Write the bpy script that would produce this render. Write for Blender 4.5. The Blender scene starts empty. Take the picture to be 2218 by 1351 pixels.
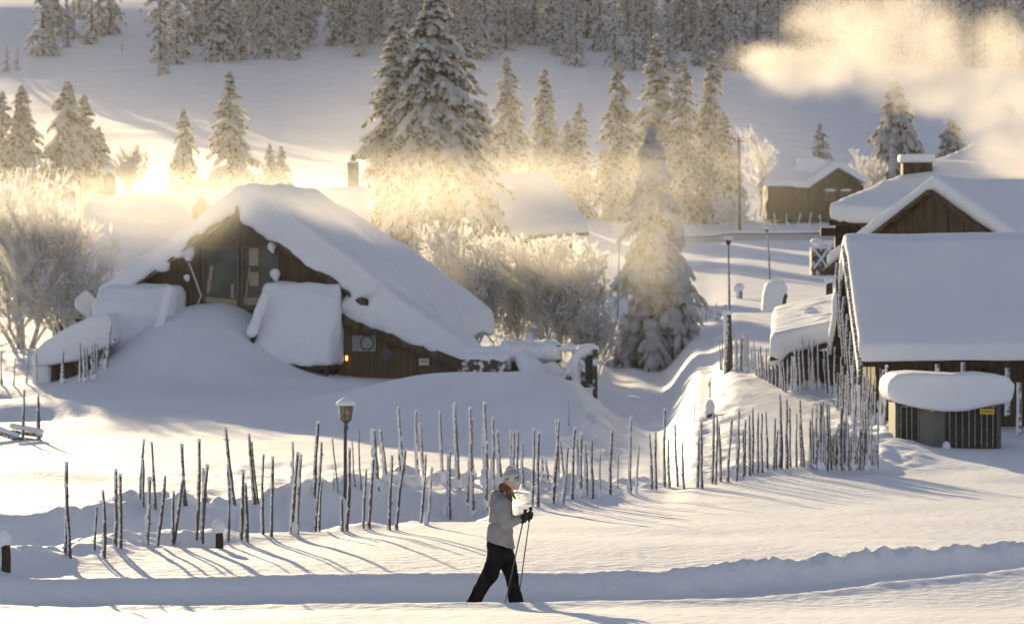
import bpy, bmesh, math, random
import numpy as np
from mathutils import Vector, Matrix, noise as mnoise

# ------------------------------------------------------------------ scene
S = bpy.context.scene
COL = S.collection
F = 8180.0          # focal length in photo pixels
HY = 578.0          # row of the horizon in the photo
CX = 1109.0
CZ = 4.0            # eye height
SUN_EL = math.radians(9.0)
SUN_AZ = math.radians(13.0)     # sun left of the view axis

cam = bpy.data.cameras.new("camera")
co = bpy.data.objects.new("camera", cam)
COL.objects.link(co)
S.camera = co
co.location = (0, 0, CZ)
co.rotation_euler = (math.pi / 2, 0, 0)
cam.sensor_width = 36
cam.lens = F / 2218 * 36
cam.shift_y = -(675.5 - HY) / 2218
cam.clip_start = 0.5
cam.clip_end = 6000
cam.dof.use_dof = True
cam.dof.focus_distance = 46
cam.dof.aperture_fstop = 4.5

w = bpy.data.worlds.new("World")
S.world = w
w.use_nodes = True
nt = w.node_tree
sky = nt.nodes.new("ShaderNodeTexSky")
sky.sky_type = 'NISHITA'
sky.sun_disc = False
sky.sun_elevation = SUN_EL
sky.sun_rotation = -SUN_AZ
sky.altitude = 900
sky.air_density = 1.0
sky.dust_density = 0.4
sky.ozone_density = 1.6
hs = nt.nodes.new("ShaderNodeHueSaturation")
hs.inputs["Saturation"].default_value = 0.60
nt.links.new(sky.outputs[0], hs.inputs["Color"])
tn = nt.nodes.new("ShaderNodeMix"); tn.data_type = 'RGBA'; tn.blend_type = 'MULTIPLY'
tn.inputs[0].default_value = 1.0; tn.inputs[7].default_value = (1.05, 0.985, 1.04, 1)
nt.links.new(hs.outputs[0], tn.inputs[6])
nt.links.new(tn.outputs[2], nt.nodes["Background"].inputs[0])
nt.nodes["Background"].inputs[1].default_value = 0.088

sl = bpy.data.lights.new("sun", 'SUN')
sl.energy = 5.0
sl.angle = math.radians(0.55)
sl.color = (1.0, 0.775, 0.455)
so = bpy.data.objects.new("sun", sl)
COL.objects.link(so)
sd = Vector((-math.sin(SUN_AZ) * math.cos(SUN_EL), math.cos(SUN_AZ) * math.cos(SUN_EL), math.sin(SUN_EL)))
so.rotation_euler = sd.to_track_quat('Z', 'Y').to_euler()
so.location = sd * 500

S.view_settings.view_transform = 'Standard'
S.view_settings.look = 'None'
S.view_settings.exposure = 0.92
S.view_settings.gamma = 1
S.render.engine = 'CYCLES'
S.cycles.use_denoising = True
S.cycles.use_adaptive_sampling = True
S.cycles.adaptive_threshold = 0.02
S.cycles.max_bounces = 6
S.cycles.diffuse_bounces = 3
S.cycles.volume_bounces = 1
S.cycles.transparent_max_bounces = 8
S.cycles.volume_step_rate = 1.0
S.cycles.volume_max_steps = 96

random.seed(7)
rng = np.random.default_rng(11)

# ------------------------------------------------------------------ helpers
def W(px, py, D):
    return Vector(((px - CX) / F * D, D, CZ - (py - HY) / F * D))

def _hash(ix, iy, seed):
    h = (ix.astype(np.int64) * 374761393 + iy.astype(np.int64) * 668265263 + seed * 974634777) & 0x7fffffff
    h = ((h ^ (h >> 13)) * 1274126177) & 0x7fffffff
    h = h ^ (h >> 16)
    return (h & 0xffff) / 65535.0

def vn(x, y, seed=0):
    x = np.asarray(x, float); y = np.asarray(y, float)
    ix = np.floor(x); iy = np.floor(y)
    fx = x - ix; fy = y - iy
    fx = fx * fx * fx * (fx * (fx * 6 - 15) + 10); fy = fy * fy * fy * (fy * (fy * 6 - 15) + 10)
    a = _hash(ix, iy, seed); b = _hash(ix + 1, iy, seed)
    c = _hash(ix, iy + 1, seed); d = _hash(ix + 1, iy + 1, seed)
    return (a + (b - a) * fx) * (1 - fy) + (c + (d - c) * fx) * fy - 0.5

def fbm(x, y, seed=0, o=3):
    s = 0; a = 1.0
    for k in range(o):
        s = s + a * vn(x * 2 ** k + 17.3 * k, y * 2 ** k - 9.1 * k, seed + k)
        a *= 0.5
    return s

def tag(o, label=None, cat=None, group=None, kind=None):
    if label: o["label"] = label
    if cat: o["category"] = cat
    if group: o["group"] = group
    if kind: o["kind"] = kind
    return o

def empty(name, loc, rz=0.0, label=None, cat=None, group=None):
    o = bpy.data.objects.new(name, None)
    o.empty_display_size = 0.3
    COL.objects.link(o)
    o.location = loc
    o.rotation_euler = (0, 0, rz)
    return tag(o, label, cat, group)

def link(name, me, parent=None):
    o = bpy.data.objects.new(name, me)
    COL.objects.link(o)
    if parent: o.parent = parent
    return o

def npmesh(name, V, Fq, mats, mi=None, smooth=True):
    """V (n,3); Fq list of index arrays (m,k)"""
    me = bpy.data.meshes.new(name)
    V = np.asarray(V, np.float32)
    if isinstance(Fq, np.ndarray): Fq = [Fq]
    Fq = [np.asarray(f, np.int32) for f in Fq if len(f)]
    loops = np.concatenate([f.ravel() for f in Fq])
    tot = np.concatenate([np.full(len(f), f.shape[1], np.int32) for f in Fq])
    start = np.concatenate([[0], np.cumsum(tot)[:-1]]).astype(np.int32)
    me.vertices.add(len(V)); me.vertices.foreach_set("co", V.ravel())
    me.loops.add(len(loops)); me.loops.foreach_set("vertex_index", loops)
    me.polygons.add(len(tot)); me.polygons.foreach_set("loop_start", start)
    try: me.polygons.foreach_set("loop_total", tot)
    except Exception: pass
    if mi is not None: me.polygons.foreach_set("material_index", np.asarray(mi, np.int32))
    me.polygons.foreach_set("use_smooth", np.full(len(tot), smooth))
    me.update(calc_edges=True)
    me.validate()
    for m in (mats if isinstance(mats, (list, tuple)) else [mats]): me.materials.append(m)
    return me

class MB:
    def __init__(s): s.v = []; s.f = []; s.m = []
    def add(s, vs, fs, m=0):
        b = len(s.v); s.v += [tuple(p) for p in vs]
        s.f += [tuple(i + b for i in f) for f in fs]; s.m += [m] * len(fs)
    def box(s, c, d, rz=0, m=0, rx=0, ry=0):
        hx, hy, hz = d[0] / 2, d[1] / 2, d[2] / 2
        M = Matrix.Translation(c) @ Matrix.Rotation(rz, 4, 'Z') @ Matrix.Rotation(ry, 4, 'Y') @ Matrix.Rotation(rx, 4, 'X')
        vs = [M @ Vector((x * hx, y * hy, z * hz)) for z in (-1, 1) for y in (-1, 1) for x in (-1, 1)]
        s.add(vs, [(0, 2, 3, 1), (4, 5, 7, 6), (0, 1, 5, 4), (2, 6, 7, 3), (0, 4, 6, 2), (1, 3, 7, 5)], m)
    def tube(s, pts, rad, n=6, m=0, cap=True):
        pts = [Vector(p) for p in pts]
        if not isinstance(rad, (list, tuple)): rad = [rad] * len(pts)
        vs = []; k = len(pts)
        for i, p in enumerate(pts):
            t = (pts[min(i + 1, k - 1)] - pts[max(i - 1, 0)])
            if t.length < 1e-9: t = Vector((0, 0, 1))
            t.normalize()
            a = t.cross(Vector((0, 1, 0.01)) if abs(t.y) < 0.9 else Vector((1, 0, 0))); a.normalize()
            b = t.cross(a)
            for j in range(n):
                an = 2 * math.pi * j / n
                vs.append(p + (a * math.cos(an) + b * math.sin(an)) * rad[i])
        fs = [(i * n + j, i * n + (j + 1) % n, (i + 1) * n + (j + 1) % n, (i + 1) * n + j) for i in range(k - 1) for j in range(n)]
        if cap:
            fs += [tuple(range(n - 1, -1, -1)), tuple((k - 1) * n + j for j in range(n))]
        s.add(vs, fs, m)
    def ell(s, c, r, seg=14, ring=9, rot=None, m=0):
        R = rot or Matrix.Identity(3)
        c = Vector(c); vs = [c + R @ Vector((0, 0, -r[2]))]
        for i in range(1, ring):
            th = math.pi * i / ring
            for j in range(seg):
                ph = 2 * math.pi * j / seg
                vs.append(c + R @ Vector((r[0] * math.sin(th) * math.cos(ph), r[1] * math.sin(th) * math.sin(ph), -r[2] * math.cos(th))))
        vs.append(c + R @ Vector((0, 0, r[2])))
        fs = [(0, 1 + (j + 1) % seg, 1 + j) for j in range(seg)]
        for i in range(ring - 2):
            for j in range(seg):
                a = 1 + i * seg + j; b = 1 + i * seg + (j + 1) % seg
                fs.append((a, b, b + seg, a + seg))
        L = len(vs) - 1; o = 1 + (ring - 2) * seg
        fs += [(o + j, o + (j + 1) % seg, L) for j in range(seg)]
        s.add(vs, fs, m)
    def cap(s, a, b, ra, rb, fl=1.0, n=14, m=0):
        """tapered capsule, flattened along world y by fl"""
        a = Vector(a); b = Vector(b); t = (b - a); L = max(t.length, 1e-6); t.normalize()
        u = t.cross(Vector((0, 1, 0))); 
        if u.length < 1e-4: u = Vector((1, 0, 0))
        u.normalize(); v = t.cross(u)
        rings = []
        for k in range(0, 5):
            an = math.pi / 2 * k / 4
            rings.append((a - t * ra * math.cos(an), ra * math.sin(an) + 1e-5))
        for k in range(4, -1, -1):
            an = math.pi / 2 * k / 4
            rings.append((b + t * rb * math.cos(an), rb * math.sin(an) + 1e-5))
        vs = []
        for p, r in rings:
            for j in range(n):
                an = 2 * math.pi * j / n
                d = (u * math.cos(an) + v * math.sin(an)) * r
                d.y *= fl
                vs.append(p + d)
        k = len(rings)
        fs = [(i * n + j, i * n + (j + 1) % n, (i + 1) * n + (j + 1) % n, (i + 1) * n + j) for i in range(k - 1) for j in range(n)]
        fs += [tuple(range(n - 1, -1, -1)), tuple((k - 1) * n + j for j in range(n))]
        s.add(vs, fs, m)
    def prism(s, poly, y0, y1, m=0):
        """poly in (x,z), extruded along y"""
        n = len(poly)
        vs = [(x, y0, z) for x, z in poly] + [(x, y1, z) for x, z in poly]
        fs = [tuple(range(n)), tuple(range(2 * n - 1, n - 1, -1))] + [(i, i + n, (i + 1) % n + n, (i + 1) % n) for i in range(n)]
        s.add(vs, fs, m)
    def mesh(s, name, mats, smooth=False):
        me = bpy.data.meshes.new(name)
        me.from_pydata(s.v, [], s.f)
        for m in (mats if isinstance(mats, (list, tuple)) else [mats]): me.materials.append(m)
        me.polygons.foreach_set("material_index", s.m)
        me.polygons.foreach_set("use_smooth", [smooth] * len(s.f))
        bm = bmesh.new(); bm.from_mesh(me); bmesh.ops.recalc_face_normals(bm, faces=bm.faces); bm.to_mesh(me); bm.free()
        return me
    def build(s, name, mats, parent=None, smooth=False):
        return link(name, s.mesh(name, mats, smooth), parent)
    def blob(s, name, mats, voxel, parent=None, smooth=6, disp=0.0, dscale=1.0, fine=0.0):
        """fuse everything into one rounded continuous skin"""
        me = s.mesh(name, mats)
        tmp = bpy.data.objects.new("tmp", me); COL.objects.link(tmp)
        r = tmp.modifiers.new("r", 'REMESH'); r.mode = 'VOXEL'; r.voxel_size = voxel; r.adaptivity = 0
        if smooth:
            k = tmp.modifiers.new("s", 'SMOOTH'); k.factor = 0.6; k.iterations = smooth
        dg = bpy.context.evaluated_depsgraph_get()
        out = bpy.data.meshes.new_from_object(tmp.evaluated_get(dg))
        bpy.data.objects.remove(tmp)
        if disp or fine:
            n = len(out.vertices); c = np.empty(n * 3, np.float32); out.vertices.foreach_get("co", c); c = c.reshape(-1, 3)
            nn = np.empty(n * 3, np.float32); out.vertex_normals.foreach_get("vector", nn) if hasattr(out, "vertex_normals") else None
            nn = nn.reshape(-1, 3)
            q = c / dscale
            d = disp * (fbm(q[:, 0] + q[:, 1] * .7, q[:, 2] - q[:, 1] * .6, 5) + fbm(q[:, 1] * 1.1 + 5, q[:, 2] * .8 + q[:, 0] * .3, 9)) 
            if fine:
                q = c / (dscale * .22)
                d = d + fine * (fbm(q[:, 0] + q[:, 1] * .7, q[:, 2] - q[:, 1] * .6, 25) + fbm(q[:, 1] + 5, q[:, 2] + q[:, 0] * .3, 29))
            c = c + nn * d[:, None]
            out.vertices.foreach_set("co", c.astype(np.float32).ravel())
        out.name = name
        out.materials.clear()
        for m in (mats if isinstance(mats, (list, tuple)) else [mats]): out.materials.append(m)
        out.polygons.foreach_set("use_smooth", [True] * len(out.polygons))
        out.update()
        return link(name, out, parent)

# ------------------------------------------------------------------ materials
def mat(name, col, rough=0.8, col2=None, scale=5.0, bump=0.0, bscale=20.0, spec=0.3, metal=0.0, transl=0.0, coord='Object', stretch=(1, 1, 1), emit=None, lo=0.4, hi=0.6, bdist=0.02, detail=6):
    m = bpy.data.materials.new(name); m.use_nodes = True
    t = m.node_tree; b = t.nodes["Principled BSDF"]; L = t.links.new
    b.inputs["Base Color"].default_value = (*col, 1); b.inputs["Roughness"].default_value = rough
    b.inputs["Specular IOR Level"].default_value = spec; b.inputs["Metallic"].default_value = metal
    tc = t.nodes.new("ShaderNodeTexCoord"); mp = t.nodes.new("ShaderNodeMapping")
    mp.inputs["Scale"].default_value = stretch
    L(tc.outputs[coord], mp.inputs[0])
    if col2:
        n = t.nodes.new("ShaderNodeTexNoise"); n.inputs["Scale"].default_value = scale; n.inputs["Detail"].default_value = detail
        L(mp.outputs[0], n.inputs["Vector"])
        r = t.nodes.new("ShaderNodeValToRGB")
        r.color_ramp.elements[0].position = lo; r.color_ramp.elements[1].position = hi
        r.color_ramp.elements[0].color = (*col, 1); r.color_ramp.elements[1].color = (*col2, 1)
        L(n.outputs["Fac"], r.inputs[0]); L(r.outputs[0], b.inputs["Base Color"])
        m["ramp"] = r.name
    if bump:
        n2 = t.nodes.new("ShaderNodeTexNoise"); n2.inputs["Scale"].default_value = bscale; n2.inputs["Detail"].default_value = 8
        L(mp.outputs[0], n2.inputs["Vector"])
        bp = t.nodes.new("ShaderNodeBump"); bp.inputs["Strength"].default_value = bump; bp.inputs["Distance"].default_value = bdist
        L(n2.outputs["Fac"], bp.inputs["Height"]); L(bp.outputs[0], b.inputs["Normal"])
    if emit:
        b.inputs["Emission Color"].default_value = (*emit[0], 1); b.inputs["Emission Strength"].default_value = emit[1]
    if transl:
        out = [n for n in t.nodes if n.type == 'OUTPUT_MATERIAL'][0]
        tr = t.nodes.new("ShaderNodeBsdfTranslucent"); mx = t.nodes.new("ShaderNodeMixShader")
        tr.inputs[0].default_value = (*[min(1, c * 1.0) for c in (col2 or col)], 1)
        if transl and col2:
            L(r.outputs[0], tr.inputs[0])
        mx.inputs[0].default_value = transl
        L(b.outputs[0], mx.inputs[1]); L(tr.outputs[0], mx.inputs[2]); L(mx.outputs[0], out.inputs[0])
    return m

def frosty(name, col, col2, snow=(0.82, 0.83, 0.86), amount=0.5, scale=14.0, dirv=(-0.5, -0.2, 0.8), rough=0.85, nstretch=(1, 1, 1), bump=0.5, bscale=30, k=0.9):
    """weathered surface with rime lying on the faces that look along dirv, broken up by noise"""
    m = bpy.data.materials.new(name); m.use_nodes = True
    t = m.node_tree; b = t.nodes["Principled BSDF"]; L = t.links.new
    b.inputs["Roughness"].default_value = rough; b.inputs["Specular IOR Level"].default_value = 0.2
    tc = t.nodes.new("ShaderNodeTexCoord"); mp = t.nodes.new("ShaderNodeMapping"); mp.inputs["Scale"].default_value = nstretch
    L(tc.outputs["Object"], mp.inputs[0])
    n = t.nodes.new("ShaderNodeTexNoise"); n.inputs["Scale"].default_value = scale; n.inputs["Detail"].default_value = 6
    L(mp.outputs[0], n.inputs["Vector"])
    w1 = t.nodes.new("ShaderNodeMix"); w1.data_type = 'RGBA'; w1.inputs[6].default_value = (*col, 1); w1.inputs[7].default_value = (*col2, 1)
    L(n.outputs["Fac"], w1.inputs[0])
    g = t.nodes.new("ShaderNodeNewGeometry"); d = t.nodes.new("ShaderNodeVectorMath"); d.operation = 'DOT_PRODUCT'
    d.inputs[1].default_value = dirv; L(g.outputs["Normal"], d.inputs[0])
    n3 = t.nodes.new("ShaderNodeTexNoise"); n3.inputs["Scale"].default_value = scale * 0.7; n3.inputs["Detail"].default_value = 5
    L(tc.outputs["Object"], n3.inputs["Vector"])
    a = t.nodes.new("ShaderNodeMath"); a.operation = 'MULTIPLY_ADD'; L(n3.outputs["Fac"], a.inputs[0]); a.inputs[1].default_value = 2.2; a.inputs[2].default_value = -1.1 + (amount - 0.5) * 2
    c = t.nodes.new("ShaderNodeMath"); c.operation = 'MULTIPLY_ADD'; L(d.outputs["Value"], c.inputs[0]); c.inputs[1].default_value = k; L(a.outputs[0], c.inputs[2])
    sm = t.nodes.new("ShaderNodeMapRange"); sm.interpolation_type = 'SMOOTHSTEP'; sm.inputs[1].default_value = -0.1; sm.inputs[2].default_value = 0.25
    L(c.outputs[0], sm.inputs[0])
    w2 = t.nodes.new("ShaderNodeMix"); w2.data_type = 'RGBA'; w2.inputs[7].default_value = (*snow, 1)
    L(sm.outputs[0], w2.inputs[0]); L(w1.outputs[2], w2.inputs[6]); L(w2.outputs[2], b.inputs["Base Color"])
    if bump:
        n2 = t.nodes.new("ShaderNodeTexNoise"); n2.inputs["Scale"].default_value = bscale; n2.inputs["Detail"].default_value = 6
        L(mp.outputs[0], n2.inputs["Vector"])
        bp = t.nodes.new("ShaderNodeBump"); bp.inputs["Strength"].default_value = bump; bp.inputs["Distance"].default_value = 0.01
        L(n2.outputs["Fac"], bp.inputs["Height"]); L(bp.outputs[0], b.inputs["Normal"])
    return m

SNOWC = (0.84, 0.85, 0.88)
M_snow = mat("snow", SNOWC, 0.75, (0.80, 0.81, 0.85), 0.8, bump=0.35, bscale=9.0, bdist=0.03, spec=0.25)
M_ground = mat("snow_ground", SNOWC, 0.7, (0.80, 0.81, 0.85), 0.3, bump=0.8, bscale=5.0, bdist=0.045, spec=0.12)
M_roofsnow = mat("roof_snow", SNOWC, 0.8, (0.81, 0.82, 0.86), 0.5, bump=0.25, bscale=3.0, bdist=0.05, spec=0.2)
M_clump = mat("snow_clump", (0.86, 0.86, 0.86), 0.8, transl=0.6, bump=0.3, bscale=12, spec=0.2)
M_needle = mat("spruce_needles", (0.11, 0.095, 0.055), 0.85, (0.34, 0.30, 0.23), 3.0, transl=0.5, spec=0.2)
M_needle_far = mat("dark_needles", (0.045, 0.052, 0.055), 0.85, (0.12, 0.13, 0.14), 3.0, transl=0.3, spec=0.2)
M_needle_rimed = mat("rimed_needles", (0.50, 0.46, 0.38), 0.85, (0.80, 0.77, 0.70), 3.0, transl=0.6, spec=0.2)
M_bark = mat("bark", (0.07, 0.05, 0.035), 0.9, (0.16, 0.13, 0.10), 8, bump=0.5)
M_twig = mat("frosted_twig", (0.93, 0.92, 0.91), 0.8, (0.82, 0.79, 0.75), 1.6, transl=0.75, spec=0.2, lo=0.60, hi=0.82)
M_twigbark = mat("frosted_bark", (0.52, 0.47, 0.42), 0.9, (0.82, 0.81, 0.80), 5, bump=0.4)
M_wood = mat("dark_timber", (0.030, 0.020, 0.012), 0.8, (0.065, 0.045, 0.028), 6, bump=0.5, bscale=14, stretch=(1, 1, 0.15), spec=0.2)
M_wood2 = mat("brown_timber", (0.055, 0.036, 0.022), 0.8, (0.11, 0.075, 0.045), 5, bump=0.5, bscale=12, stretch=(1, 1, 0.2), spec=0.2)
M_stake = frosty("frosted_stake", (0.07, 0.058, 0.05), (0.16, 0.135, 0.115), amount=0.34, scale=26, dirv=(-0.9, -0.25, 0.35))
M_rime = frosty("rimed_stake", (0.16, 0.13, 0.11), (0.26, 0.22, 0.18), amount=0.44, scale=16, dirv=(-0.8, -0.3, 0.35))

# ------------------------------------------------------------------ terrain
RD = np.array([5, 12, 20, 30, 37, 42, 44.5, 50, 58, 66, 75, 85, 95, 105, 115, 125, 135, 150, 170, 190, 210, 230, 260, 300, 340, 380, 420, 460, 500, 550, 600, 660, 720, 780, 850, 1000], float)
ZL = np.array([1.5, 1.3, 1.0, .60, .32, .12, 0, .16, .02, -.16, -.36, -.58, -.66, -.60, -.40, -.18, 0, .4, 1.0, 2.4, 4.2, 6, 8.7, 10.6, 12.6, 14.7, 17.0, 19.6, 23.0, 29.0, 36.5, 47, 55.5, 62, 63, 52], float)
ZROAD = ZL.copy(); ZROAD[9:] = [-.2, -.45, -.7, -.78, -.8, -.8, -.75, -.7, -.4, .3, 1.2, 2.2, 3.4, 4.9, 7.0, 9.8, 12.6, 15.4, 18.6, 22.6, 28.8, 36.5, 48, 59, 67, 67, 55]
ZR = ZL.copy(); ZR[9:] = [-.12, -.14, -.02, .3, .7, 1.0, 1.2, 1.3, 1.5, 1.9, 2.4, 3.2, 4.2, 5.8, 8.3, 10.8, 13.4, 16.0, 19.0, 22.8, 28.8, 36.5, 48, 59, 67, 67, 55]
CU = np.array([-9000, 0, 450, 700, 950, 1250, 1340, 1430, 1520, 1600, 2218, 11000], float)
TZ = np.stack([ZL, ZL, ZL, ZL, ZL, ZL * .9 + ZROAD * .1, ZROAD, ZROAD, ZROAD * .25 + ZR * .75, ZR, ZR, ZR])
for _k, _f in ((3, .25), (4, .55), (5, .8), (6, .92)):      # the far valley sinks gently to the right
    _w = np.clip((RD - 140) / 60, 0, 1)
    TZ[_k] = TZ[_k] * (1 - _w) + (ZL * (1 - _f) + ZROAD * _f) * _w
for _k, _f in ((8, .05), (9, .3), (10, .9)):
    _w = np.clip((RD - 180) / 60, 0, 1)
    TZ[_k] = TZ[_k] * (1 - _w) + (ZROAD * (1 - _f) + ZR * _f) * _w
LR = np.log(RD)

def cubic_rows(tab, x):
    """Catmull-Rom along D for each column row of tab, x = log D"""
    i = np.clip(np.searchsorted(LR, x) - 1, 0, len(LR) - 2)
    t = (x - LR[i]) / (LR[i + 1] - LR[i]); t = np.clip(t, 0, 1)
    im = np.maximum(i - 1, 0); ip = np.minimum(i + 2, len(LR) - 1)
    y0, y1, y2, y3 = tab[im], tab[i], tab[i + 1], tab[ip]
    h = LR[i + 1] - LR[i]
    m1 = (y2 - y0) / np.maximum(LR[i + 1] - LR[im], 1e-6) * h
    m2 = (y3 - y1) / np.maximum(LR[ip] - LR[i], 1e-6) * h
    t2 = t * t; t3 = t2 * t
    return (2 * t3 - 3 * t2 + 1) * y1 + (t3 - 2 * t2 + t) * m1 + (-2 * t3 + 3 * t2) * y2 + (t3 - t2) * m2

def base_z(x, y):
    x, y = np.broadcast_arrays(np.asarray(x, float), np.asarray(y, float))
    yy = np.maximum(y, 5.0)
    u = CX + x * F / yy
    u = np.clip(u, CU[0] + 1, CU[-1] - 1)
    lx = np.log(yy)
    cols = np.stack([cubic_rows(c, lx) for c in TZ])
    j = np.clip(np.searchsorted(CU, u) - 1, 0, len(CU) - 2)
    t = (u - CU[j]) / (CU[j + 1] - CU[j]); t = t * t * (3 - 2 * t)
    a = np.take_along_axis(cols, j[None], 0)[0]; b = np.take_along_axis(cols, (j + 1)[None], 0)[0]
    z = a + (b - a) * t
    z = z + np.where(yy > 200, (yy - 200) / 250, 0) * .8 * fbm(x / 40, y / 40, 3)
    return z

def hit(px, py, fn=None, d0=30, d1=900):
    """where the photo's ray through (px,py) meets the ground"""
    fn = fn or ground_z
    D = np.exp(np.linspace(math.log(d0), math.log(d1), 2500))
    zr = CZ - (py - HY) / F * D
    zg = fn((px - CX) / F * D, D)
    k = np.nonzero(zg >= zr)[0]
    i = k[0] if len(k) else len(D) - 1
    return Vector(((px - CX) / F * D[i], D[i], float(zg[i])))

def bumpf(x, y, cx, cy, rx, ry, h, rot=0.0, p=1.0):
    c, s = math.cos(rot), math.sin(rot)
    dx = x - cx; dy = y - cy
    a = (dx * c + dy * s) / rx; b = (-dx * s + dy * c) / ry
    return h * np.exp(-(a * a + b * b) ** p)

TRX = np.array([-60, -25, -12, -6, -3, 0, 2, 4, 6.8, 10, 20, 60], float)
TRY = np.array([36, 41.5, 43.7, 44.9, 45.55, 45.8, 46.1, 47.2, 49.3, 51.8, 60, 90], float)
def track_y(x): return np.interp(x, TRX, TRY)

def poly_pts(pp, fn): return np.array([hit(a, b, fn)[:2] for a, b in pp])
A_LINE = poly_pts([(-250, 1290), (-60, 1240), (60, 1225), (140, 1208), (250, 1188), (370, 1176), (480, 1165), (580, 1158), (690, 1150), (790, 1145), (910, 1132), (1030, 1108), (1150, 1095), (1280, 1078), (1410, 1058), (1560, 1040), (1650, 1022), (1750, 1016), (1900, 1016)], base_z)
B_LINE = poly_pts([(60, 1130), (200, 1112), (305, 1100), (500, 1094), (700, 1080), (870, 1052), (1000, 1058), (1120, 1062), (1215, 1082)], base_z)
C_LINE = poly_pts([(1560, 800), (1640, 806), (1690, 845), (1760, 850), (1830, 880), (1870, 905), (1900, 935), (1905, 1010)], base_z)
DITCH = poly_pts([(-500, 1130), (-100, 1130), (150, 1150), (350, 1134), (600, 1122), (800, 1108), (950, 1098), (1060, 1085)], base_z)

def pdist(x, y, P):
    best = np.full(np.shape(x), 1e9); 
    for i in range(len(P) - 1):
        a = P[i]; d = P[i + 1] - a; L2 = d @ d
        t = np.clip(((x - a[0]) * d[0] + (y - a[1]) * d[1]) / L2, 0, 1)
        dd = np.hypot(x - a[0] - t * d[0], y - a[1] - t * d[1])
        best = np.minimum(best, dd)
    return best

BUMPS = []   # (px, py_base, rx, ry, h) given as world later
def add_bump(px, py, rx, ry, h, rot=0.0, p=1.0):
    q = hit(px, py, base_z)
    BUMPS.append((q.x, q.y, rx, ry, h, rot, p))
# plough mound right of the big house, drift under its gable, bank at the lane, pit on the left lawn
MOUND = W(1060, 790, 116)
BUMPS += [(MOUND.x, 116.0, 3.0, 5.5, 1.0, 0.1, 1.2), (MOUND.x + 1.9, 112.0, 1.7, 6.0, .55, 0.0, 1.0), (MOUND.x - 3.2, 118.0, 2.6, 3.5, .45, 0.0, 1.0),
          (W(1230, 900, 100).x, 99.0, 1.2, 9.0, .5, -0.06, 1.0)]
BUMPS += [(-10.6, 136.2, 2.7, 7.0, 2.5, -0.17, 1.3), (-13.6, 133.5, 1.6, 4.0, .5, -0.17, 1.2), (-9.0, 133.0, 2.6, 6.0, .35, 0.1, 1.0), (-7.6, 129.5, 1.5, 3.0, .15, 0.3, 1.0)]
add_bump(60, 888, 1.6, 3.6, -.55, 0.0, 1.5)
add_bump(0, 850, 1.2, 2.0, -.4)
add_bump(1620, 850, 1.6, 9.0, .22)
add_bump(30, 1046, 2.6, 3.0, .28)

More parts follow.
